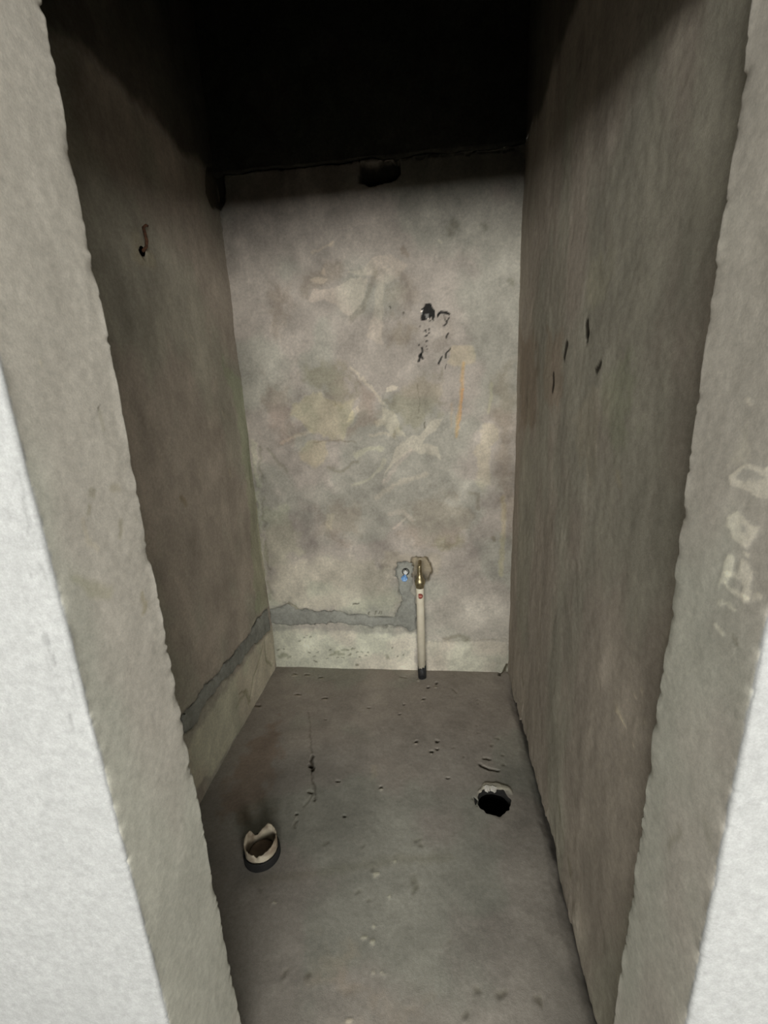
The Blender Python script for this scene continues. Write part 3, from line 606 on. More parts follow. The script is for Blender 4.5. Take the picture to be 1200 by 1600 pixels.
MARKS_JAMB_RIGHT = [
  ('p',[(-1.4269,1.219),(-1.4352,1.2251),(-1.4569,1.2303),(-1.4819,1.233),(-1.4883,1.2082),(-1.4631,1.2062),(-1.4477,1.2052),(-1.4394,1.2088),(-1.4304,1.2078)],(1.55,1.55,1.5),.75,.003,.0004,.006),
  ('p',[(-1.4404,1.2168),(-1.4527,1.2249),(-1.4686,1.2261),(-1.4798,1.2222),(-1.4658,1.2165),(-1.4533,1.2118)],(.62,.63,.66),.8,.004,0,.006),
  ('p',[(-1.4376,1.1794),(-1.4469,1.185),(-1.4613,1.1804),(-1.4779,1.1799),(-1.4764,1.1699),(-1.4651,1.1602),(-1.4457,1.1598),(-1.4382,1.1683)],(1.55,1.55,1.5),.9,.003,.0004,.004),
  ('p',[(-1.4544,1.1734),(-1.4633,1.1747),(-1.4632,1.1684),(-1.4559,1.1675)],(.62,.63,.66),.8,.004,0,.003),
  ('p',[(-1.4407,1.142),(-1.4505,1.147),(-1.4543,1.1285),(-1.4524,1.1085),(-1.442,1.1014),(-1.4416,1.1188)],(1.55,1.55,1.5),.9,.003,.0004,.005),
  ('p',[(-1.4586,1.1477),(-1.4691,1.1498),(-1.4755,1.1414),(-1.4844,1.1422),(-1.4775,1.1284),(-1.4803,1.1115),(-1.4702,1.1055),(-1.4676,1.1219),(-1.4593,1.1306)],(1.55,1.55,1.5),.8,.003,.0004,.007),
  ('s',[(-1.4418,1.064),(-1.455,1.0622)],.0055,(1.55,1.55,1.5),.7,.003,.0003,.004),
  ('s',[(-1.4441,1.0891),(-1.4502,1.0916)],.0055,(1.55,1.55,1.5),.7,.003,.0003,.004),
  ('s',[(-1.4582,1.0919),(-1.4651,1.0934)],.0055,(1.55,1.55,1.5),.7,.003,.0003,.004),
  ('s',[(-1.4638,1.1537),(-1.468,1.1543)],.0055,(1.55,1.55,1.5),.7,.003,.0003,.004),
  ('s',[(-1.4495,1.1201),(-1.4605,1.126)],.0055,(1.55,1.55,1.5),.7,.003,.0003,.004),
  ('s',[(-1.4336,1.2886),(-1.4391,1.2892)],.0055,(1.55,1.55,1.5),.7,.003,.0003,.004),
  ('s',[(-1.4524,1.1085),(-1.4786,1.1127)],.0055,(1.55,1.55,1.5),.7,.003,.0003,.004),
  ('s',[(-1.4861,1.1164),(-1.4956,1.1211)],.0055,(1.55,1.55,1.5),.7,.003,.0003,.004),
  ('p',[(-1.4269,1.2337),(-1.44,1.2527),(-1.4472,1.268),(-1.4513,1.2522),(-1.4473,1.2351)],(1.14,1.14,1.1),.8,.012,0,.01),
  ('s',[(-1.4702,1.0637),(-1.4748,1.0577)],.004,(.65,.64,.6),.8,.004,0,.006),
  ('s',[(-1.4765,1.0631),(-1.4785,1.0578)],.004,(.65,.64,.6),.8,.004,0,.006),
  ('s',[(-1.4366,.7864),(-1.4336,.7638),(-1.4274,.7405)],.008,(.8,.79,.75),.9,.008,0,.006),
  ('s',[(-1.4835,.8425),(-1.4898,.8268)],.012,(.85,.85,.82),.9,.012,0,.006),
]
MARKS_JAMB_LEFT = [
  ('s',[(-1.4808,1.1325),(-1.4641,1.111),(-1.4426,1.0984)],.014,(.86,.86,.78),.9,.0084,0,.006),
  ('s',[(-1.385,1.0684),(-1.3906,1.0433)],.01,(.86,.83,.72),.9,.006,0,.006),
  ('s',[(-1.3913,1.1759),(-1.3997,1.166),(-1.4087,1.1541)],.004,(.78,.77,.7),.9,.003,0,.006),
  ('s',[(-1.4415,1.2061),(-1.4464,1.1996)],.006,(.78,.77,.7),.9,.0036,0,.006),
  ('s',[(-1.4351,1.2175),(-1.4312,1.2152)],.006,(.75,.74,.68),.9,.0036,0,.006),
  ('s',[(-1.3992,1.2084),(-1.389,1.2073)],.008,(.84,.82,.76),.9,.0048,0,.006),
  ('s',[(-1.3938,1.3117),(-1.3942,1.3104)],.003,(.25,.24,.2),.9,.003,0,.006),
  ('s',[(-1.3927,1.3069),(-1.3945,1.2849)],.006,(.9,.9,.85),.9,.0036,0,.006),
  ('s',[(-1.4641,1.3568),(-1.4641,1.3514)],.006,(1.15,1.14,1.08),.9,.0036,0,.006),
  ('s',[(-1.4545,1.192),(-1.4567,1.1703),(-1.4448,1.1547)],.006,(1.1,1.08,1.02),.9,.0036,0,.006),
]
CHASE_BACK = [(0.6164,0.5476),(0.6484,0.5597),(0.6908,0.5474),(0.6985,0.5167),(0.6858,0.4701),(0.681,0.4071),(0.7005,0.3754),(0.7047,0.3109),(0.7033,0.2552),(0.6962,0.212),(0.6661,0.2015),(0.6369,0.221),(0.6073,0.2306),(0.4711,0.2251),(0.389,0.2305),(0.3345,0.2432),(0.2409,0.235),(0.1459,0.2233),(0.0515,0.2287),(-0.0144,0.238),(-0.0056,0.313),(0.0493,0.3237),(0.0863,0.3474),(0.1332,0.3179),(0.2163,0.3087),(0.3389,0.3035),(0.384,0.294),(0.4292,0.2879),(0.4894,0.2821),(0.5495,0.2828),(0.6001,0.2769),(0.6168,0.3262),(0.6359,0.3652),(0.6262,0.4227),(0.6111,0.4856)]
CHASE_LEFT = [(-0.0144,0.3279),(-0.1312,0.3372),(-0.1814,0.3344),(-0.2333,0.3191),(-0.3189,0.3267),(-0.38,0.327),(-0.4373,0.3274),(-0.4777,0.343),(-0.516,0.3315),(-0.5544,0.3281),(-0.5985,0.3513),(-0.6523,0.3454),(-0.6889,0.3409),(-0.7655,0.347),(-0.8018,0.3084),(-0.7728,0.2828),(-0.7066,0.2616),(-0.6562,0.2863),(-0.5894,0.2806),(-0.5215,0.2868),(-0.4218,0.2566),(-0.3808,0.2614),(-0.3418,0.2544),(-0.2986,0.2553),(-0.2082,0.2507),(-0.103,0.2234),(-0.0098,0.2096)]
DRAIN_EDGE = [(0.9202,-0.6909),(0.9277,-0.6692),(0.946,-0.6531),(0.958,-0.6463),(0.9688,-0.6496),(0.9824,-0.6528),(1.005,-0.6506),(1.0155,-0.6701),(1.0261,-0.6966),(1.0184,-0.7172),(1.0069,-0.7317),(0.9918,-0.7455),(0.9752,-0.7523),(0.9588,-0.7469),(0.93,-0.7314),(0.9231,-0.7245)]

# ------------------------------------------------------------------ tints shared by all plaster
def blotch(U, V, seed, amp=1.0, stretch=1.0):
    """patchy plaster: pinkish and greenish greys, soft clouds and trowel sweeps"""
    a = fbm(U, V * stretch, 2.6, seed, 4)
    b = fbm(U, V * stretch, 5.5, seed + 11, 4)
    c = fbm(U + .15 * b, V * stretch + .2 * a, 13, seed + 23, 4)
    d = fbm(U * 1.0, V * stretch * .8, 38, seed + 31, 3)
    lum = 1 + amp * (.52 * (b - .5) + .47 * (c - .5) + .22 * (d - .5) + .38 * (a - .5))
    hue = sstep(.42, .58, fbm(U, V * stretch, 3.6, seed + 41, 4))          # 0 pinkish, 1 greenish
    pink = np.array((1.03, .985, .955)); green = np.array((.982, .998, .948))
    col = pink[None, None] * (1 - hue[..., None]) + green[None, None] * hue[..., None]
    col = col * lum[..., None]
    smear = sstep(.60, .635, fbm(U + .1 * a, V * stretch, 8.5, seed + 51, 3))
    col *= (1 + .09 * amp * smear)[..., None]
    p, q = U * .8 + V * .6, (V * .8 - U * .6) * 2.6                       # slanting trowel sweeps
    s1 = fbm(p + .12 * c, q + .2 * b, 7, seed + 61, 4); s2 = fbm(p * 2.2 + .2 * b, U * .9 - V * .35, 9, seed + 67, 4)
    col *= (1 + .07 * amp * sstep(.58, .60, s1) - .06 * amp * sstep(.60, .625, s2))[..., None]
    return col
def relief(U, V, seed):
    return (fbm(U, V, 6, seed, 4) - .5) * .010 + (fbm(U, V, 45, seed + 9, 3) - .5) * .0016
def inside(U, V, poly, warp, seed, f=45):
    u = U + (fbm(U, V, f, seed, 3) - .5) * warp
    v = V + (fbm(U, V, f, seed + 5, 3) - .5) * warp
    return poly_dist(u, v, poly)

# ------------------------------------------------------------------ back wall with its dark beam and mortared chase
JZ = 2.095
x = np.linspace(-.02, W + .03, 294); z = np.linspace(-.04, JZ, 536)
U, V = np.meshgrid(x, z, indexing='ij')
col = blotch(U, V, 5); dsp = relief(U, V, 61) * .7
lower = 1 - sstep(.2, .75, V + (fbm(U, V, 4, 77) - .5) * .4)
col *= (1 + .10 * lower)[..., None] * (1 - lower[..., None] * np.array((.02, -.015, .0)))
marks(U, V, col, dsp, MARKS_BACK, 101)
dch = inside(U, V, CHASE_BACK, .02, 131)
dsp -= .010 * (1 - sstep(-.006, .004, dch))                            # the chase is cut in, mortar fills it
col *= (1 - .35 * (1 - sstep(.0, .012, np.abs(dch))) * sstep(.4, .6, fbm(U, V, 15, 139, 3)))[..., None]
P = np.stack([U, -dsp, V], -1)
jag = (fbm(U, V, 9, 88, 4) - .5) * .03
P[:, -1, 2] += jag[:, -1]
wall_back = slab('wall_back', P, col, M_PLASTER, (0, .10, 0))
struct(wall_back, 'stained cement plaster wall at the far end of the narrow room')

def mortar_fill(name, poly, to3, parent, seed, ua, ub, va, vb, step=.0035):
    u = np.arange(ua, ub, step); v = np.arange(va, vb, step)
    U, V = np.meshgrid(u, v, indexing='ij')
    d = inside(U, V, poly, .02, 131 if seed == 1 else 132)
    keep = (d[:-1, :-1] < .001) & (d[1:, :-1] < .001) & (d[1:, 1:] < .001) & (d[:-1, 1:] < .001)
    hgt = .0035 * sstep(0, .022, -d) - .0055 * (1 - sstep(0, .008, -d)) + (fbm(U, V, 30, seed + 71, 4) - .5) * .006
    b = fbm(U, V, 9, seed + 81, 4)
    col = np.ones(U.shape + (3,)) * (.86 + .5 * (b - .5) + .22 * (fbm(U, V, 60, seed + 83, 3) - .5))[..., None]
    col *= np.array((.99, 1.0, .985)) * (1 if seed == 1 else .78)
    col *= (1 - .5 * (1 - sstep(.0, .009, -d)) * sstep(.40, .6, fbm(U, V, 18, seed + 91, 3)))[..., None]
    Pm = to3(U, V, hgt)
    f = grid_faces(*U.shape, keep)
    used = np.unique(f); rm = np.full(U.size, -1); rm[used] = np.arange(len(used))
    return mesh_from(name, Pm.reshape(-1, 3)[used], rm[f], M_MORTAR, col.reshape(-1, 3)[used], parent)
mf = mortar_fill('mortar_strip', CHASE_BACK, lambda U, V, h: np.stack([U, -h, V], -1), wall_back, 1, -.02, .73, .18, .58)
mf['label'] = 'smooth blue-grey mortar filling the pipe chase'

x = np.linspace(-.02, W + .03, 200); z = np.linspace(JZ + .004, H, 90)
U, V = np.meshgrid(x, z, indexing='ij')
col = blotch(U, V, 25); d = relief(U, V, 65) + .010
P = np.stack([U, -d, V], -1); P[:, 0, 2] += (fbm(U, V, 9, 88, 4) - .5)[:, 0] * .03
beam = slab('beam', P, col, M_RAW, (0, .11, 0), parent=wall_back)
beam['label'] = 'dark raw concrete beam above the plaster'

# ------------------------------------------------------------------ left wall
y = np.linspace(.09, A - .01, 296); z = np.linspace(-.04, H, 520)
U, V = np.meshgrid(y, z, indexing='ij')
col = blotch(U, V, 45, .75, .7); dsp = relief(U, V, 67)
col *= np.array((.84, .82, .775))
streak = fbm(U, V * .12, 16, 49, 3)
col *= (1 + .22 * (streak - .5))[..., None]
marks(U, V, col, dsp, MARKS_LEFT, 201)
col *= (1 - .68 * sstep(2.06, 2.11, V + (fbm(U, V, 9, 211, 4) - .5) * .09))[..., None]   # darkened above the plaster to deepen the shade, taken as concrete
dch = inside(U, V, CHASE_LEFT, .02, 132)
dsp -= .010 * (1 - sstep(-.006, .004, dch))
col *= (1 - .30 * (1 - sstep(.0, .012, np.abs(dch))))[..., None]
P = np.stack([dsp, U, V], -1)
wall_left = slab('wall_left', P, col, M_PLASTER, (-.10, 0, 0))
struct(wall_left, 'cement plaster wall on the left of the narrow room, deep in shade')
mf = mortar_fill('mortar_strip', CHASE_LEFT, lambda U, V, h: np.stack([h, U, V], -1), wall_left, 2, -.85, .0, .19, .37)
mf['label'] = 'grey mortar filling the pipe chase'

# ------------------------------------------------------------------ right wall: plaster coat that stops short of the floor
y = np.linspace(.02, A - .01, 300); z = np.linspace(0, H, 500)
U, V = np.meshgrid(y, z, indexing='ij')
col = blotch(U, V, 85, .7, .45); dsp = relief(U, V, 69)
col *= np.array((.80, .79, .75))
streak = fbm(U, V * .10, 20, 95, 3)
col *= (1 + .24 * (streak - .5))[..., None]
marks(U, V, col, dsp, MARKS_RIGHT, 301)
col *= (1 - .68 * sstep(2.06, 2.11, V + (fbm(U, V, 9, 211, 4) - .5) * .09))[..., None]   # same darkening for the shade near the ceiling, taken as concrete
yy = y
low = .004 + .05 * np.clip(fbm(yy, yy * 0 + .3, 7, 141, 4) - .42, 0, 1) * sstep(-.08, -.25, yy) + .014 * np.exp(-((yy + .55) / .22) ** 2) + .06 * np.clip(fbm(yy, yy * 0 + .8, 24, 145, 3) - .48, 0, 1) * sstep(-.04, -.1, yy)
V2 = low[:, None] + (V - 0) * (1 - low[:, None] / H)
foot = 1 - sstep(0, .09, V + (fbm(U, V, 18, 143, 3) - .5) * .08)
col *= (1 + .16 * foot * (fbm(U, V, 26, 147, 3) > .47))[..., None] * (1 - .12 * foot)[..., None]
dsp += .006 * foot * fbm(U, V, 30, 149, 3)
P = np.stack([W - dsp, U, V2], -1)
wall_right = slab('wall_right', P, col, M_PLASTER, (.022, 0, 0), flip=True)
struct(wall_right, 'cement plaster wall on the right of the narrow room, broken along its foot')
bm = bmesh.new(); add_box(bm, W + .022, W + .14, A - .02, .12, -.08, H)
sub = bm_obj('masonry_core', bm, M_RAW, wall_right, False)

# ------------------------------------------------------------------ floor screed with its two openings
DRAIN, STUB = (.972, -.693), (.2745, -.922)
RS = .043
rng = random.Random(4)
_de = np.array(DRAIN_EDGE) - np.array(DRAIN)
_o = np.argsort(np.arctan2(_de[:, 1], _de[:, 0])); _de = _de[_o]
_th = np.arctan2(_de[:, 1], _de[:, 0])
def drain_r(th):
    t = (np.asarray(th) + math.pi) % (2 * math.pi) - math.pi
    r = np.interp(t, _th, np.hypot(_de[:, 0], _de[:, 1]), period=2 * math.pi)
    return r * (1 + .03 * np.sin(t * 9 + 1) + .02 * np.sin(t * 17))
x = np.linspace(-.06, W + .04, 306); y = np.linspace(.06, A - .14, 390)
U, V = np.meshgrid(x, y, indexing='ij')
col = blotch(U, V, 125, .6); dsp = relief(U, V, 73) * .6
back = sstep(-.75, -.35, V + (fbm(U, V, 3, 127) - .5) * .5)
col *= (1 + .27 * back)[..., None] * (1 + back[..., None] * np.array((.02, -.02, -.035)))  # tint raised towards the back to offset the light fading there
marks(U, V, col, dsp, MARKS_FLOOR, 401)
# settle towards the broken foot of the right wall, darker along the gap
gap = sstep(W - .03, W + .01, U + (fbm(U, V, 14, 129, 3) - .5) * .02)
dsp -= .012 * gap * sstep(-.05, -.2, V)
gm = sstep(W - .012, W + .004, U + (fbm(U, V, 20, 133, 3) - .5) * .018) * sstep(-.06, -.15, V)
col *= (1 - .7 * gm)[..., None]
def opening(U, V, c, rf):
    th = np.arctan2(V - c[1], U - c[0]); r = np.hypot(U - c[0], V - c[1])
    return th, r, rf(th)
inside_any = np.zeros((U.shape[0] - 1, U.shape[1] - 1), bool)
Ux, Vx = U.copy(), V.copy()
for c, rf in ((DRAIN, drain_r), (STUB, lambda th: np.full(np.shape(th), RS))):
    cu = (U[:-1, :-1] + U[1:, 1:]) / 2; cv = (V[:-1, :-1] + V[1:, 1:]) / 2
    th, r, R = opening(cu, cv, c, rf)
    ins = r < R
    inside_any |= ins
    vi = np.zeros(U.shape, bool); vo = np.zeros(U.shape, bool)
    for a in (slice(0, -1), slice(1, None)):
        for b in (slice(0, -1), slice(1, None)):
            vi[a, b] |= ins; vo[a, b] |= ~ins
    edge = vi & vo
    th, r, R = opening(U, V, c, rf)
    Ux[edge] = c[0] + (R * np.cos(th))[edge]; Vx[edge] = c[1] + (R * np.sin(th))[edge]
    dsp[edge] = 0
P = np.stack([Ux, Vx, dsp], -1)
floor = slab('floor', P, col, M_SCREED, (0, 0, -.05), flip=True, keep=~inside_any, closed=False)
struct(floor, 'rough grey cement screed floor of the narrow room')

# ------------------------------------------------------------------ front wall: two jambs with rough arrises, head over the doorway
def jamb(name, side, tint_seed, items, label):
    """profile walked from the outer face round the reveal to the inner face, swept up the doorway"""
    X = XL if side < 0 else XR
    s = -side                                              # direction of the opening
    prof, nor, kind = [], [], []
    rr = .005
    far = [1.5, 1.0, .7, .5, .36] if side < 0 else [1.3, .9, .7, .5, .36]
    outs = far + list(np.arange(.30, .10, -.012)) + list(np.arange(.10, rr, -.003))
    for t in outs: prof.append((X - s * t, B)); nor.append((0, -1)); kind.append(t)
    for k in range(1, 6):
        a = k / 6 * math.pi / 2
        prof.append((X - s * rr + s * rr * math.sin(a), B + rr - rr * math.cos(a))); nor.append((s * math.sin(a), -math.cos(a))); kind.append(0)
    for t in np.linspace(B + rr, A - rr, 52): prof.append((X, t)); nor.append((s, 0)); kind.append(-(t - B))
    for k in range(1, 6):
        a = k / 6 * math.pi / 2
        prof.append((X - s * rr + s * rr * math.cos(a), A - rr + rr * math.sin(a))); nor.append((s * math.cos(a), math.sin(a))); kind.append(-.16)
    ins = list(np.arange(rr, .05, .006)) + ([.1, .2, .3, XL + .08] if side < 0 else [.1, .16])
    for t in ins: prof.append((X - s * t, A)); nor.append((0, 1)); kind.append(-.16 - t)
    prof = np.array(prof); nor = np.array(nor); kind = np.array(kind)
    z = np.concatenate([np.linspace(-.05, .1, 12), np.linspace(.102, 1.8, 700), np.linspace(1.81, HEAD + .02, 20)])
    arc = np.concatenate([[0], np.cumsum(np.hypot(*np.diff(prof, axis=0).T))])
    U, V = np.meshgrid(arc, z, indexing='ij')
    K = np.repeat(kind[:, None], len(z), 1)
    dsp = (fbm(U, V, 7, tint_seed, 3) - .5) * .004 + (fbm(U, V, 60, tint_seed + 4, 3) - .5) * .0007
    e_out = np.exp(-(K / .008) ** 2); e_in = np.exp(-((K + .159) / .010) ** 2)
    zz = z[None, :] + 0 * U
    chip = np.clip(fbm(zz, zz * 0 + tint_seed, 26, tint_seed + 6, 4) - .5, 0, 1)
    chip2 = np.clip(fbm(zz, zz * 0 + tint_seed, 70, tint_seed + 8, 3) - .52, 0, 1)
    wob = (fbm(zz, zz * 0 + .7, 11, tint_seed + 12, 3) - .5)
    dsp += e_in * (wob * .005 - chip * .008 - chip2 * .008 + .0006) + e_out * (wob * .003 - chip * .004 - chip2 * .006 + .0005)
    P = np.stack([prof[:, None, 0] + nor[:, None, 0] * dsp, prof[:, None, 1] + nor[:, None, 1] * dsp, V], -1)
    col = blotch(U, V, tint_seed + 20, .42, .6)
    col = 1 + (col - 1) * .8
    grain = fbm(U, V, 160, tint_seed + 33, 2) - .5
    col *= (1 + .10 * grain)[..., None]
    # the outer face has a thin putty coat, toned down to balance the light it takes, scuffed beside the arris
    face = sstep(-.006, -.0035, K + (fbm(U, V, 120, tint_seed + 35, 3) - .5) * .003)
    scuff = sstep(.62, .70, fbm(U * 2.2, V * .55, 60, tint_seed + 37, 4)) * np.exp(-((K - .018) / .012) ** 2)
    pale = np.ones(col.shape) * np.array(PUTTY) * (1 + .10 * (fbm(U, V, 9, tint_seed + 39, 4) - .5) + .06 * grain)[..., None]
    pale *= (1 - .28 * scuff * (sstep(.85, 1.0, V) - sstep(1.3, 1.4, V) if side < 0 else 0 * V))[..., None]
    col = col * (1 - face[..., None]) + pale * face[..., None]
    YY = np.repeat(prof[:, 1][:, None], len(z), 1)
    rev = (K <= 0) & (K > -.162)
    c2 = col.copy(); d2 = np.zeros(U.shape)
    marks(YY, V, c2, d2, items, tint_seed + 50)
    col[rev] = c2[rev]
    P[..., 0] += (nor[:, None, 0] * d2) * rev
    o = slab(name, P, col, M_REVEAL, (0, 0, 0), flip=(side > 0), closed=False)
    return struct(o, label)
PUTTY = (.62, .65, .715)
jamb('wall_front_left', -1, 501, MARKS_JAMB_LEFT, 'rough plastered door jamb and pale outer wall left of the doorway')
jamb('wall_front_right', 1, 601, MARKS_JAMB_RIGHT, 'rough plastered door jamb with chalk marks, pale outer wall right of the doorway')
bm = bmesh.new(); add_box(bm, -1.1, 2.4, B, A, HEAD, H)
struct(bm_obj('wall_front_top', bm, M_RAW, None, False), 'concrete head of the front wall over the doorway')

# ceilings and the unseen outer room, added to admit and limit the daylight
bm = bmesh.new(); add_box(bm, -.12, W + .14, A - .02, .12, H, H + .12)
struct(bm_obj('ceiling', bm, M_RAW, None, False), 'dark concrete ceiling of the narrow room')
bm = bmesh.new(); add_box(bm, -1.2, 3.4, OY - .15, A - .02, H, H + .12)
struct(bm_obj('ceiling_outer', bm, M_PAINT, None, False), 'ceiling of the room in front of the doorway')
bm = bmesh.new(); add_box(bm, -1.2, 3.4, OY - .15, A - .14, -.12, -.02)
struct(bm_obj('floor_outer', bm, M_OUTFLOOR, None, False), 'floor of the room in front of the doorway')
bm = bmesh.new(); add_box(bm, -1.24, -1.08, OY - .15, A, -.1, H)
struct(bm_obj('wall_outer_left', bm, M_PAINT, None, False), 'left wall of the room in front of the doorway')
bm = bmesh.new(); add_box(bm, 2.38, 3.4, B - .001, A, -.1, H); add_box(bm, 3.3, 3.46, OY - .15, A, -.1, H)
struct(bm_obj('wall_outer_right', bm, M_PAINT, None, False), 'right wall of the room in front of the doorway')
bm = bmesh.new()
add_box(bm, -1.24, OX0, OY - .15, OY, -.1, H); add_box(bm, OX1, 3.46, OY - .15, OY, -.1, H)
add_box(bm, OX0, OX1, OY - .15, OY, -.1, OZ0); add_box(bm, OX0, OX1, OY - .15, OY, OZ1, H)
struct(bm_obj('wall_outer_back', bm, M_PAINT, None, False), 'wall with the wide window opening behind the camera')

# ------------------------------------------------------------------ water pipe against the back wall
px, py = .722, -.052
t = thing('water_pipe', 'thin cream upright pipe with black foot standing against the far wall', 'pipe', (px, py, 0))
bm = bmesh.new()
lathe(bm, [(.0178, .045), (.0178, .455), (.0192, .462), (.0200, .476), (.0170, .478), (.0165, .45)], 28, cap0=True, cap1=True)
# the rim is cut to a shallow swallowtail
for v in bm.verts:
    if v.co.z > .47: v.co.z += .016 * (abs(v.co.x) / .02) ** 1.5 - .006
o = bm_obj('pipe', bm, M_CREAM, t)
bm = bmesh.new(); seg = 28; rg = random.Random(2)
tops = [.052 + .010 * math.sin(3 * math.pi * 2 * i / seg + .4) + rg.uniform(-.007, .012) for i in range(seg)]
for i, tz in enumerate(tops):
    if 0 < math.cos(2 * math.pi * i / seg) and math.sin(2 * math.pi * i / seg) < .2: tops[i] += .02 * math.cos(2 * math.pi * i / seg)
rings = [[bm.verts.new((r * math.cos(2 * math.pi * i / seg), r * math.sin(2 * math.pi * i / seg), (tops[i] if k else -.004))) for i in range(seg)] for r, k in ((.0195, 0), (.0192, 1), (.0176, 1))]
for a, b in zip(rings, rings[1:]):
    for i in range(seg): bm.faces.new((a[i], a[(i + 1) % seg], b[(i + 1) % seg], b[i]))
bm.faces.new(rings[0][::-1])
o = bm_obj('tape_wrap', bm, M_TAR, t); o['label'] = 'black tape with a ragged upper edge'
# brass tail: dome seated in the pipe, stem turning back into the wall
bm = bmesh.new()
lathe(bm, [(.0150, .440), (.0205, .466), (.0240, .478), (.0225, .490), (.0160, .500), (.0115, .514), (.0098, .535), (.0092, .552), (.0070, .562)], 24)
o = bm_obj('brass_fitting', bm, M_BRASS, t); o['label'] = 'tapered brass fitting seated in the top of the pipe'
bm = bmesh.new(); tube(bm, [(0, .002, .545), (0, .02, .548), (0, .05, .545), (0, .10, .543)], .0085, 12)
bm_obj('brass_tail', bm, M_BRASS, o)
# round red print with a pale bar
face = Matrix.Translation((.001, 0, .420))
def patch(bm, r0, r1, seg=28, rad=.0181, bar=None):
    ring = []
    for r in (r0, r1):
        ring.append([(r * math.cos(2 * math.pi * i / seg), r * math.sin(2 * math.pi * i / seg)) for i in range(seg)])
    conv = lambda p: bm.verts.new((.001 + math.sin(p[0] / rad) * rad, -math.cos(p[0] / rad) * rad, .420 + p[1]))
    if r0 == 0:
        c = conv((0, 0)); b = [conv(p) for p in ring[1]]
        for i in range(seg): bm.faces.new((c, b[i], b[(i + 1) % seg]))
    else:
        a = [conv(p) for p in ring[0]]; b = [conv(p) for p in ring[1]]
        for i in range(seg): bm.faces.new((a[i], b[i], b[(i + 1) % seg], a[(i + 1) % seg]))
bm = bmesh.new(); patch(bm, 0, .0125, rad=.0184)
badge = bm_obj('round_mark', bm, M_RED, t); badge['label'] = 'round dark red mark with a pale bar'
bm = bmesh.new(); patch(bm, 0, .0092, rad=.0188); bm_obj('mark_centre', bm, M_MIDRED, badge)
bm = bmesh.new()
conv = lambda u, v: bm.verts.new((.001 + math.sin(u / .0192) * .0192, -math.cos(u / .0192) * .0192, .420 + v))
for k in range(6):
    u0, u1 = -.0068 + k * .00227, -.0068 + (k + 1) * .00227
    bm.faces.new((conv(u0, -.0016), conv(u1, -.0016), conv(u1, .0016), conv(u0, .0016)))
bm_obj('mark_bar', bm, M_PINK, badge)

# ------------------------------------------------------------------ capped outlet left of the pipe
t = thing('pipe_outlet', 'small white outlet with blue plug in the far wall beside the cream pipe', 'outlet', (.655, -.003, .50))
toY = Matrix.Rotation(math.pi / 2, 4, 'X')                  # local z -> -y
bm = bmesh.new()
lathe(bm, [(.0165, .0), (.0165, .006), (.0135, .007), (.0125, .003), (.0120, .003)], 24, Matrix.Translation((.003, .004, .008)) @ toY)
bm_obj('recess_ring', bm, M_BLACK, t)  # black ring standing for the shaded recess round the cap
bm = bmesh.new()
lathe(bm, [(.0100, .0), (.0100, .016), (.0088, .019), (.0040, .0195), (.0032, .0165)], 24, Matrix.Translation((.003, .004, .008)) @ toY)
bm_obj('white_cap', bm, M_WHITE, t)
tilt = Matrix.Translation((-.003, .006, -.030)) @ Matrix.Rotation(math.radians(62), 4, 'X')
bm = bmesh.new()
lathe(bm, [(.0110, .0), (.0115, .012), (.0150, .013), (.0155, .022), (.0135, .026), (.0085, .027), (.0078, .020)], 6, tilt)
lathe(bm, [(.0085, .0), (.0082, .029), (.0065, .031)], 20, tilt)
plug = bm_obj('blue_plug', bm, M_BLUE, t, False); plug['label'] = 'blue six-sided plug'
bm = bmesh.new(); tube(bm, [(-.003, -.004, -.020), (-.001, -.009, -.012), (.001, -.009, -.004), (.002, -.006, .002)], [.006, .005, .004, .0035], 10)
bm_obj('strap', bm, M_BLUE, plug)

# ------------------------------------------------------------------ drain opening on the right
t = thing('floor_drain', 'black ragged drain hole broken through the floor near the right wall', 'drain', (DRAIN[0], DRAIN[1], 0))
bm = bmesh.new(); seg = 60; rings = []
for dz, f, mixc in ((-.0012, 1.25, 0), (-.0012, 1.0, 0), (-.007, .96, 0), (-.018, .98, .2), (-.034, .94, 1)):
    rg2 = random.Random(int(-dz * 1000)); row = []
    for i in range(seg):
        a = 2 * math.pi * i / seg
        r = float(drain_r(a)) * f * rg2.uniform(.97, 1.03) if dz < -.005 and f < 1 else float(drain_r(a)) * f
        r = r * (1 - mixc) + .0530 * mixc
        row.append(bm.verts.new((r * math.cos(a), r * math.sin(a), dz)))
    rings.append(row)
for a, b in zip(rings, rings[1:]):
    for i in range(seg): bm.faces.new((a[i], b[i], b[(i + 1) % seg], a[(i + 1) % seg]))
o = bm_obj('broken_rim', bm, M_BROKEN, t)
bm = bmesh.new()
lathe(bm, [(.056, -.30), (.056, -.031), (.052, -.031), (.052, -.30)], 36, cap0=False, cap1=False)
bm_obj('drain_pipe', bm, M_HOLE, t)
bm = bmesh.new(); lathe(bm, [(.053, -.31), (.053, -.299)], 36); bm_obj('pipe_end', bm, M_HOLE, t)
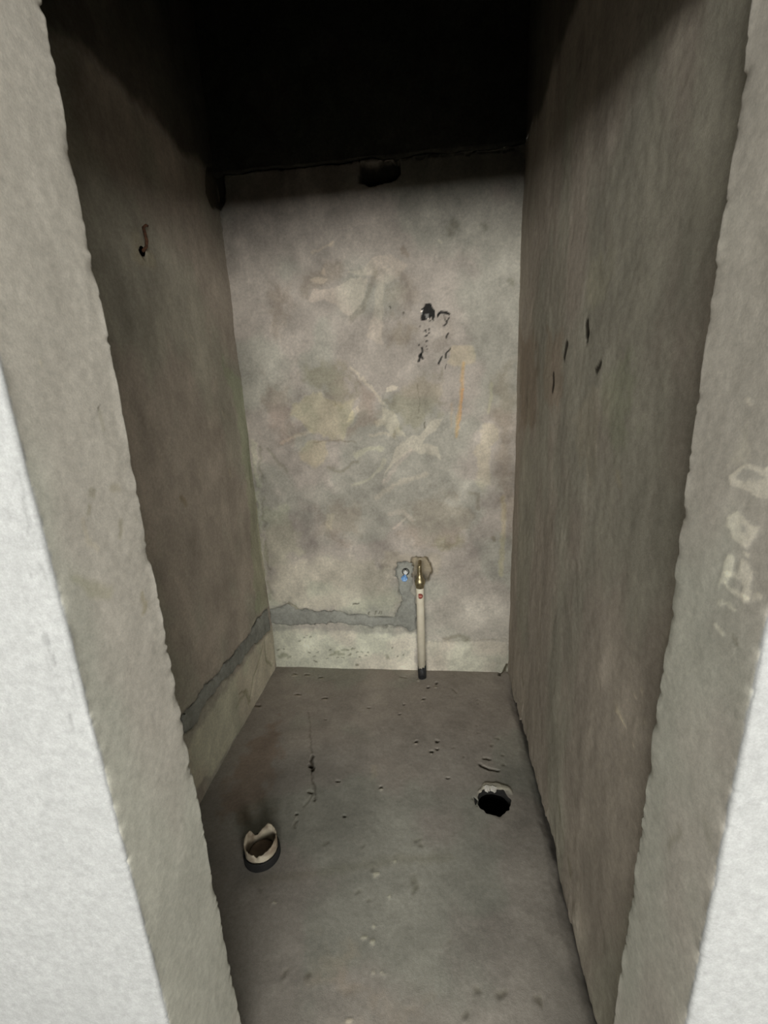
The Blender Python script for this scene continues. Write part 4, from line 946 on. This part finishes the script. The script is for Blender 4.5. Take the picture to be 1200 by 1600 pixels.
# flakes of screed hanging on the far rim
for k, (a0, w, dr, rs) in enumerate(((112, 22, .012, 3), (86, 26, .008, 8))):
    bm = bmesh.new(); rg = random.Random(rs); top, bot = [], []
    n = 7
    for i in range(n):
        th = math.radians(a0 - w / 2 + w * i / (n - 1))
        R = float(drain_r(np.array(th)))
        inn = R - dr * math.sin(math.pi * (i + .4) / n) * rg.uniform(.6, 1.2)
        top.append((bm.verts.new(((R + .006) * math.cos(th), (R + .006) * math.sin(th), .005 + rg.uniform(0, .002))), bm.verts.new((inn * math.cos(th), inn * math.sin(th), .001 - rg.uniform(0, .006)))))
        bot.append((bm.verts.new(((R + .006) * math.cos(th), (R + .006) * math.sin(th), -.006)), bm.verts.new((inn * math.cos(th), inn * math.sin(th), -.007))))
    for i in range(n - 1):
        bm.faces.new((top[i][0], top[i][1], top[i + 1][1], top[i + 1][0])); bm.faces.new((bot[i][1], bot[i][0], bot[i + 1][0], bot[i + 1][1]))
        bm.faces.new((top[i][1], bot[i][1], bot[i + 1][1], top[i + 1][1])); bm.faces.new((top[i][0], top[i + 1][0], bot[i + 1][0], bot[i][0]))
    for i in (0, n - 1): bm.faces.new((top[i][0], bot[i][0], bot[i][1], top[i][1]))
    bm_obj('screed_flake', bm, M_FLAKE, t, False)

# ------------------------------------------------------------------ broken soil pipe on the left
t = thing('soil_pipe', 'stub of broken cream pipe standing out of the floor on the left', 'pipe', (STUB[0], STUB[1], 0))
bm = bmesh.new()
lathe(bm, [(.0530, -.03), (.0530, .018), (.0520, .026), (.0500, .028), (.0485, .018), (.0485, -.03)], 40, cap0=False, cap1=False)
o = bm_obj('rubber_collar', bm, M_BLACK, t); o['label'] = 'black rubber collar round the foot'
seg = 64; rg = random.Random(9); bm = bmesh.new()
def rimz(deg):                                              # 270 = towards the doorway
    key = [(0, .062), (28, .060), (50, .063), (75, .066), (86, .064), (92, .055), (105, .043), (126, .026), (134, .030), (146, .054), (154, .062), (170, .064), (190, .058), (208, .054), (225, .053), (250, .053), (266, .048), (273, .038), (281, .048), (320, .057), (345, .062), (360, .062)]
    for (a, za), (b, zb) in zip(key, key[1:]):
        if a <= deg <= b: return za + (zb - za) * (deg - a) / (b - a)
RO, RI = .0470, .0432
ring = []
for i in range(seg):
    d = 360 * i / seg; a = math.radians(d); zt = rimz(d) + rg.uniform(-.0018, .0018)
    crush = 1 - .10 * math.exp(-((d - 273) / 14) ** 2)
    c, s = math.cos(a), math.sin(a)
    k = 1 + (crush - 1)
    ring.append([bm.verts.new((r * q * c, r * q * s, zz)) for r, zz, q in ((RO, .004, 1), (RO, zt * .6, (1 + k) / 2), (RO, zt, k), (RI, zt - .001, k), (RI, zt * .5, 1), (RI, -.16, 1))])
for i in range(seg):
    a, b = ring[i], ring[(i + 1) % seg]
    for j in range(5): bm.faces.new((a[j], b[j], b[j + 1], a[j + 1]))
o = bm_obj('pipe', bm, M_OLDCREAM, t)
bm = bmesh.new(); lathe(bm, [(.043, -.165), (.0425, .006), (.032, .016), (.012, .008)], 32, cap1=True); bm_obj('brown_fill', bm, M_FILL, t)  # added fill, toned like the shaded brown inside of the pipe

# ------------------------------------------------------------------ rusty hook in the left wall
t = thing('steel_hook', 'short bent rusty wire sticking out of the left wall high up', 'hook', (0, -.567, 1.705))
bm = bmesh.new()
tube(bm, [(-.014, .001, -.002), (.004, .0, .0), (.018, -.004, .008), (.023, -.006, .022), (.020, -.004, .042), (.016, 0, .056), (.020, .008, .064), (.024, .012, .062)], [.0042, .0042, .0042, .0045, .0042, .004, .0036, .003], 10)
bm_obj('bent_wire', bm, M_RUST, t)
bm = bmesh.new()
lathe(bm, [(.012, -.004), (.0125, .002), (.008, .003)], 14, Matrix.Rotation(math.pi / 2, 4, 'Y'))
bm_obj('hole_shade', bm, M_HOLE, t)  # black disc standing in for the shade inside the hole
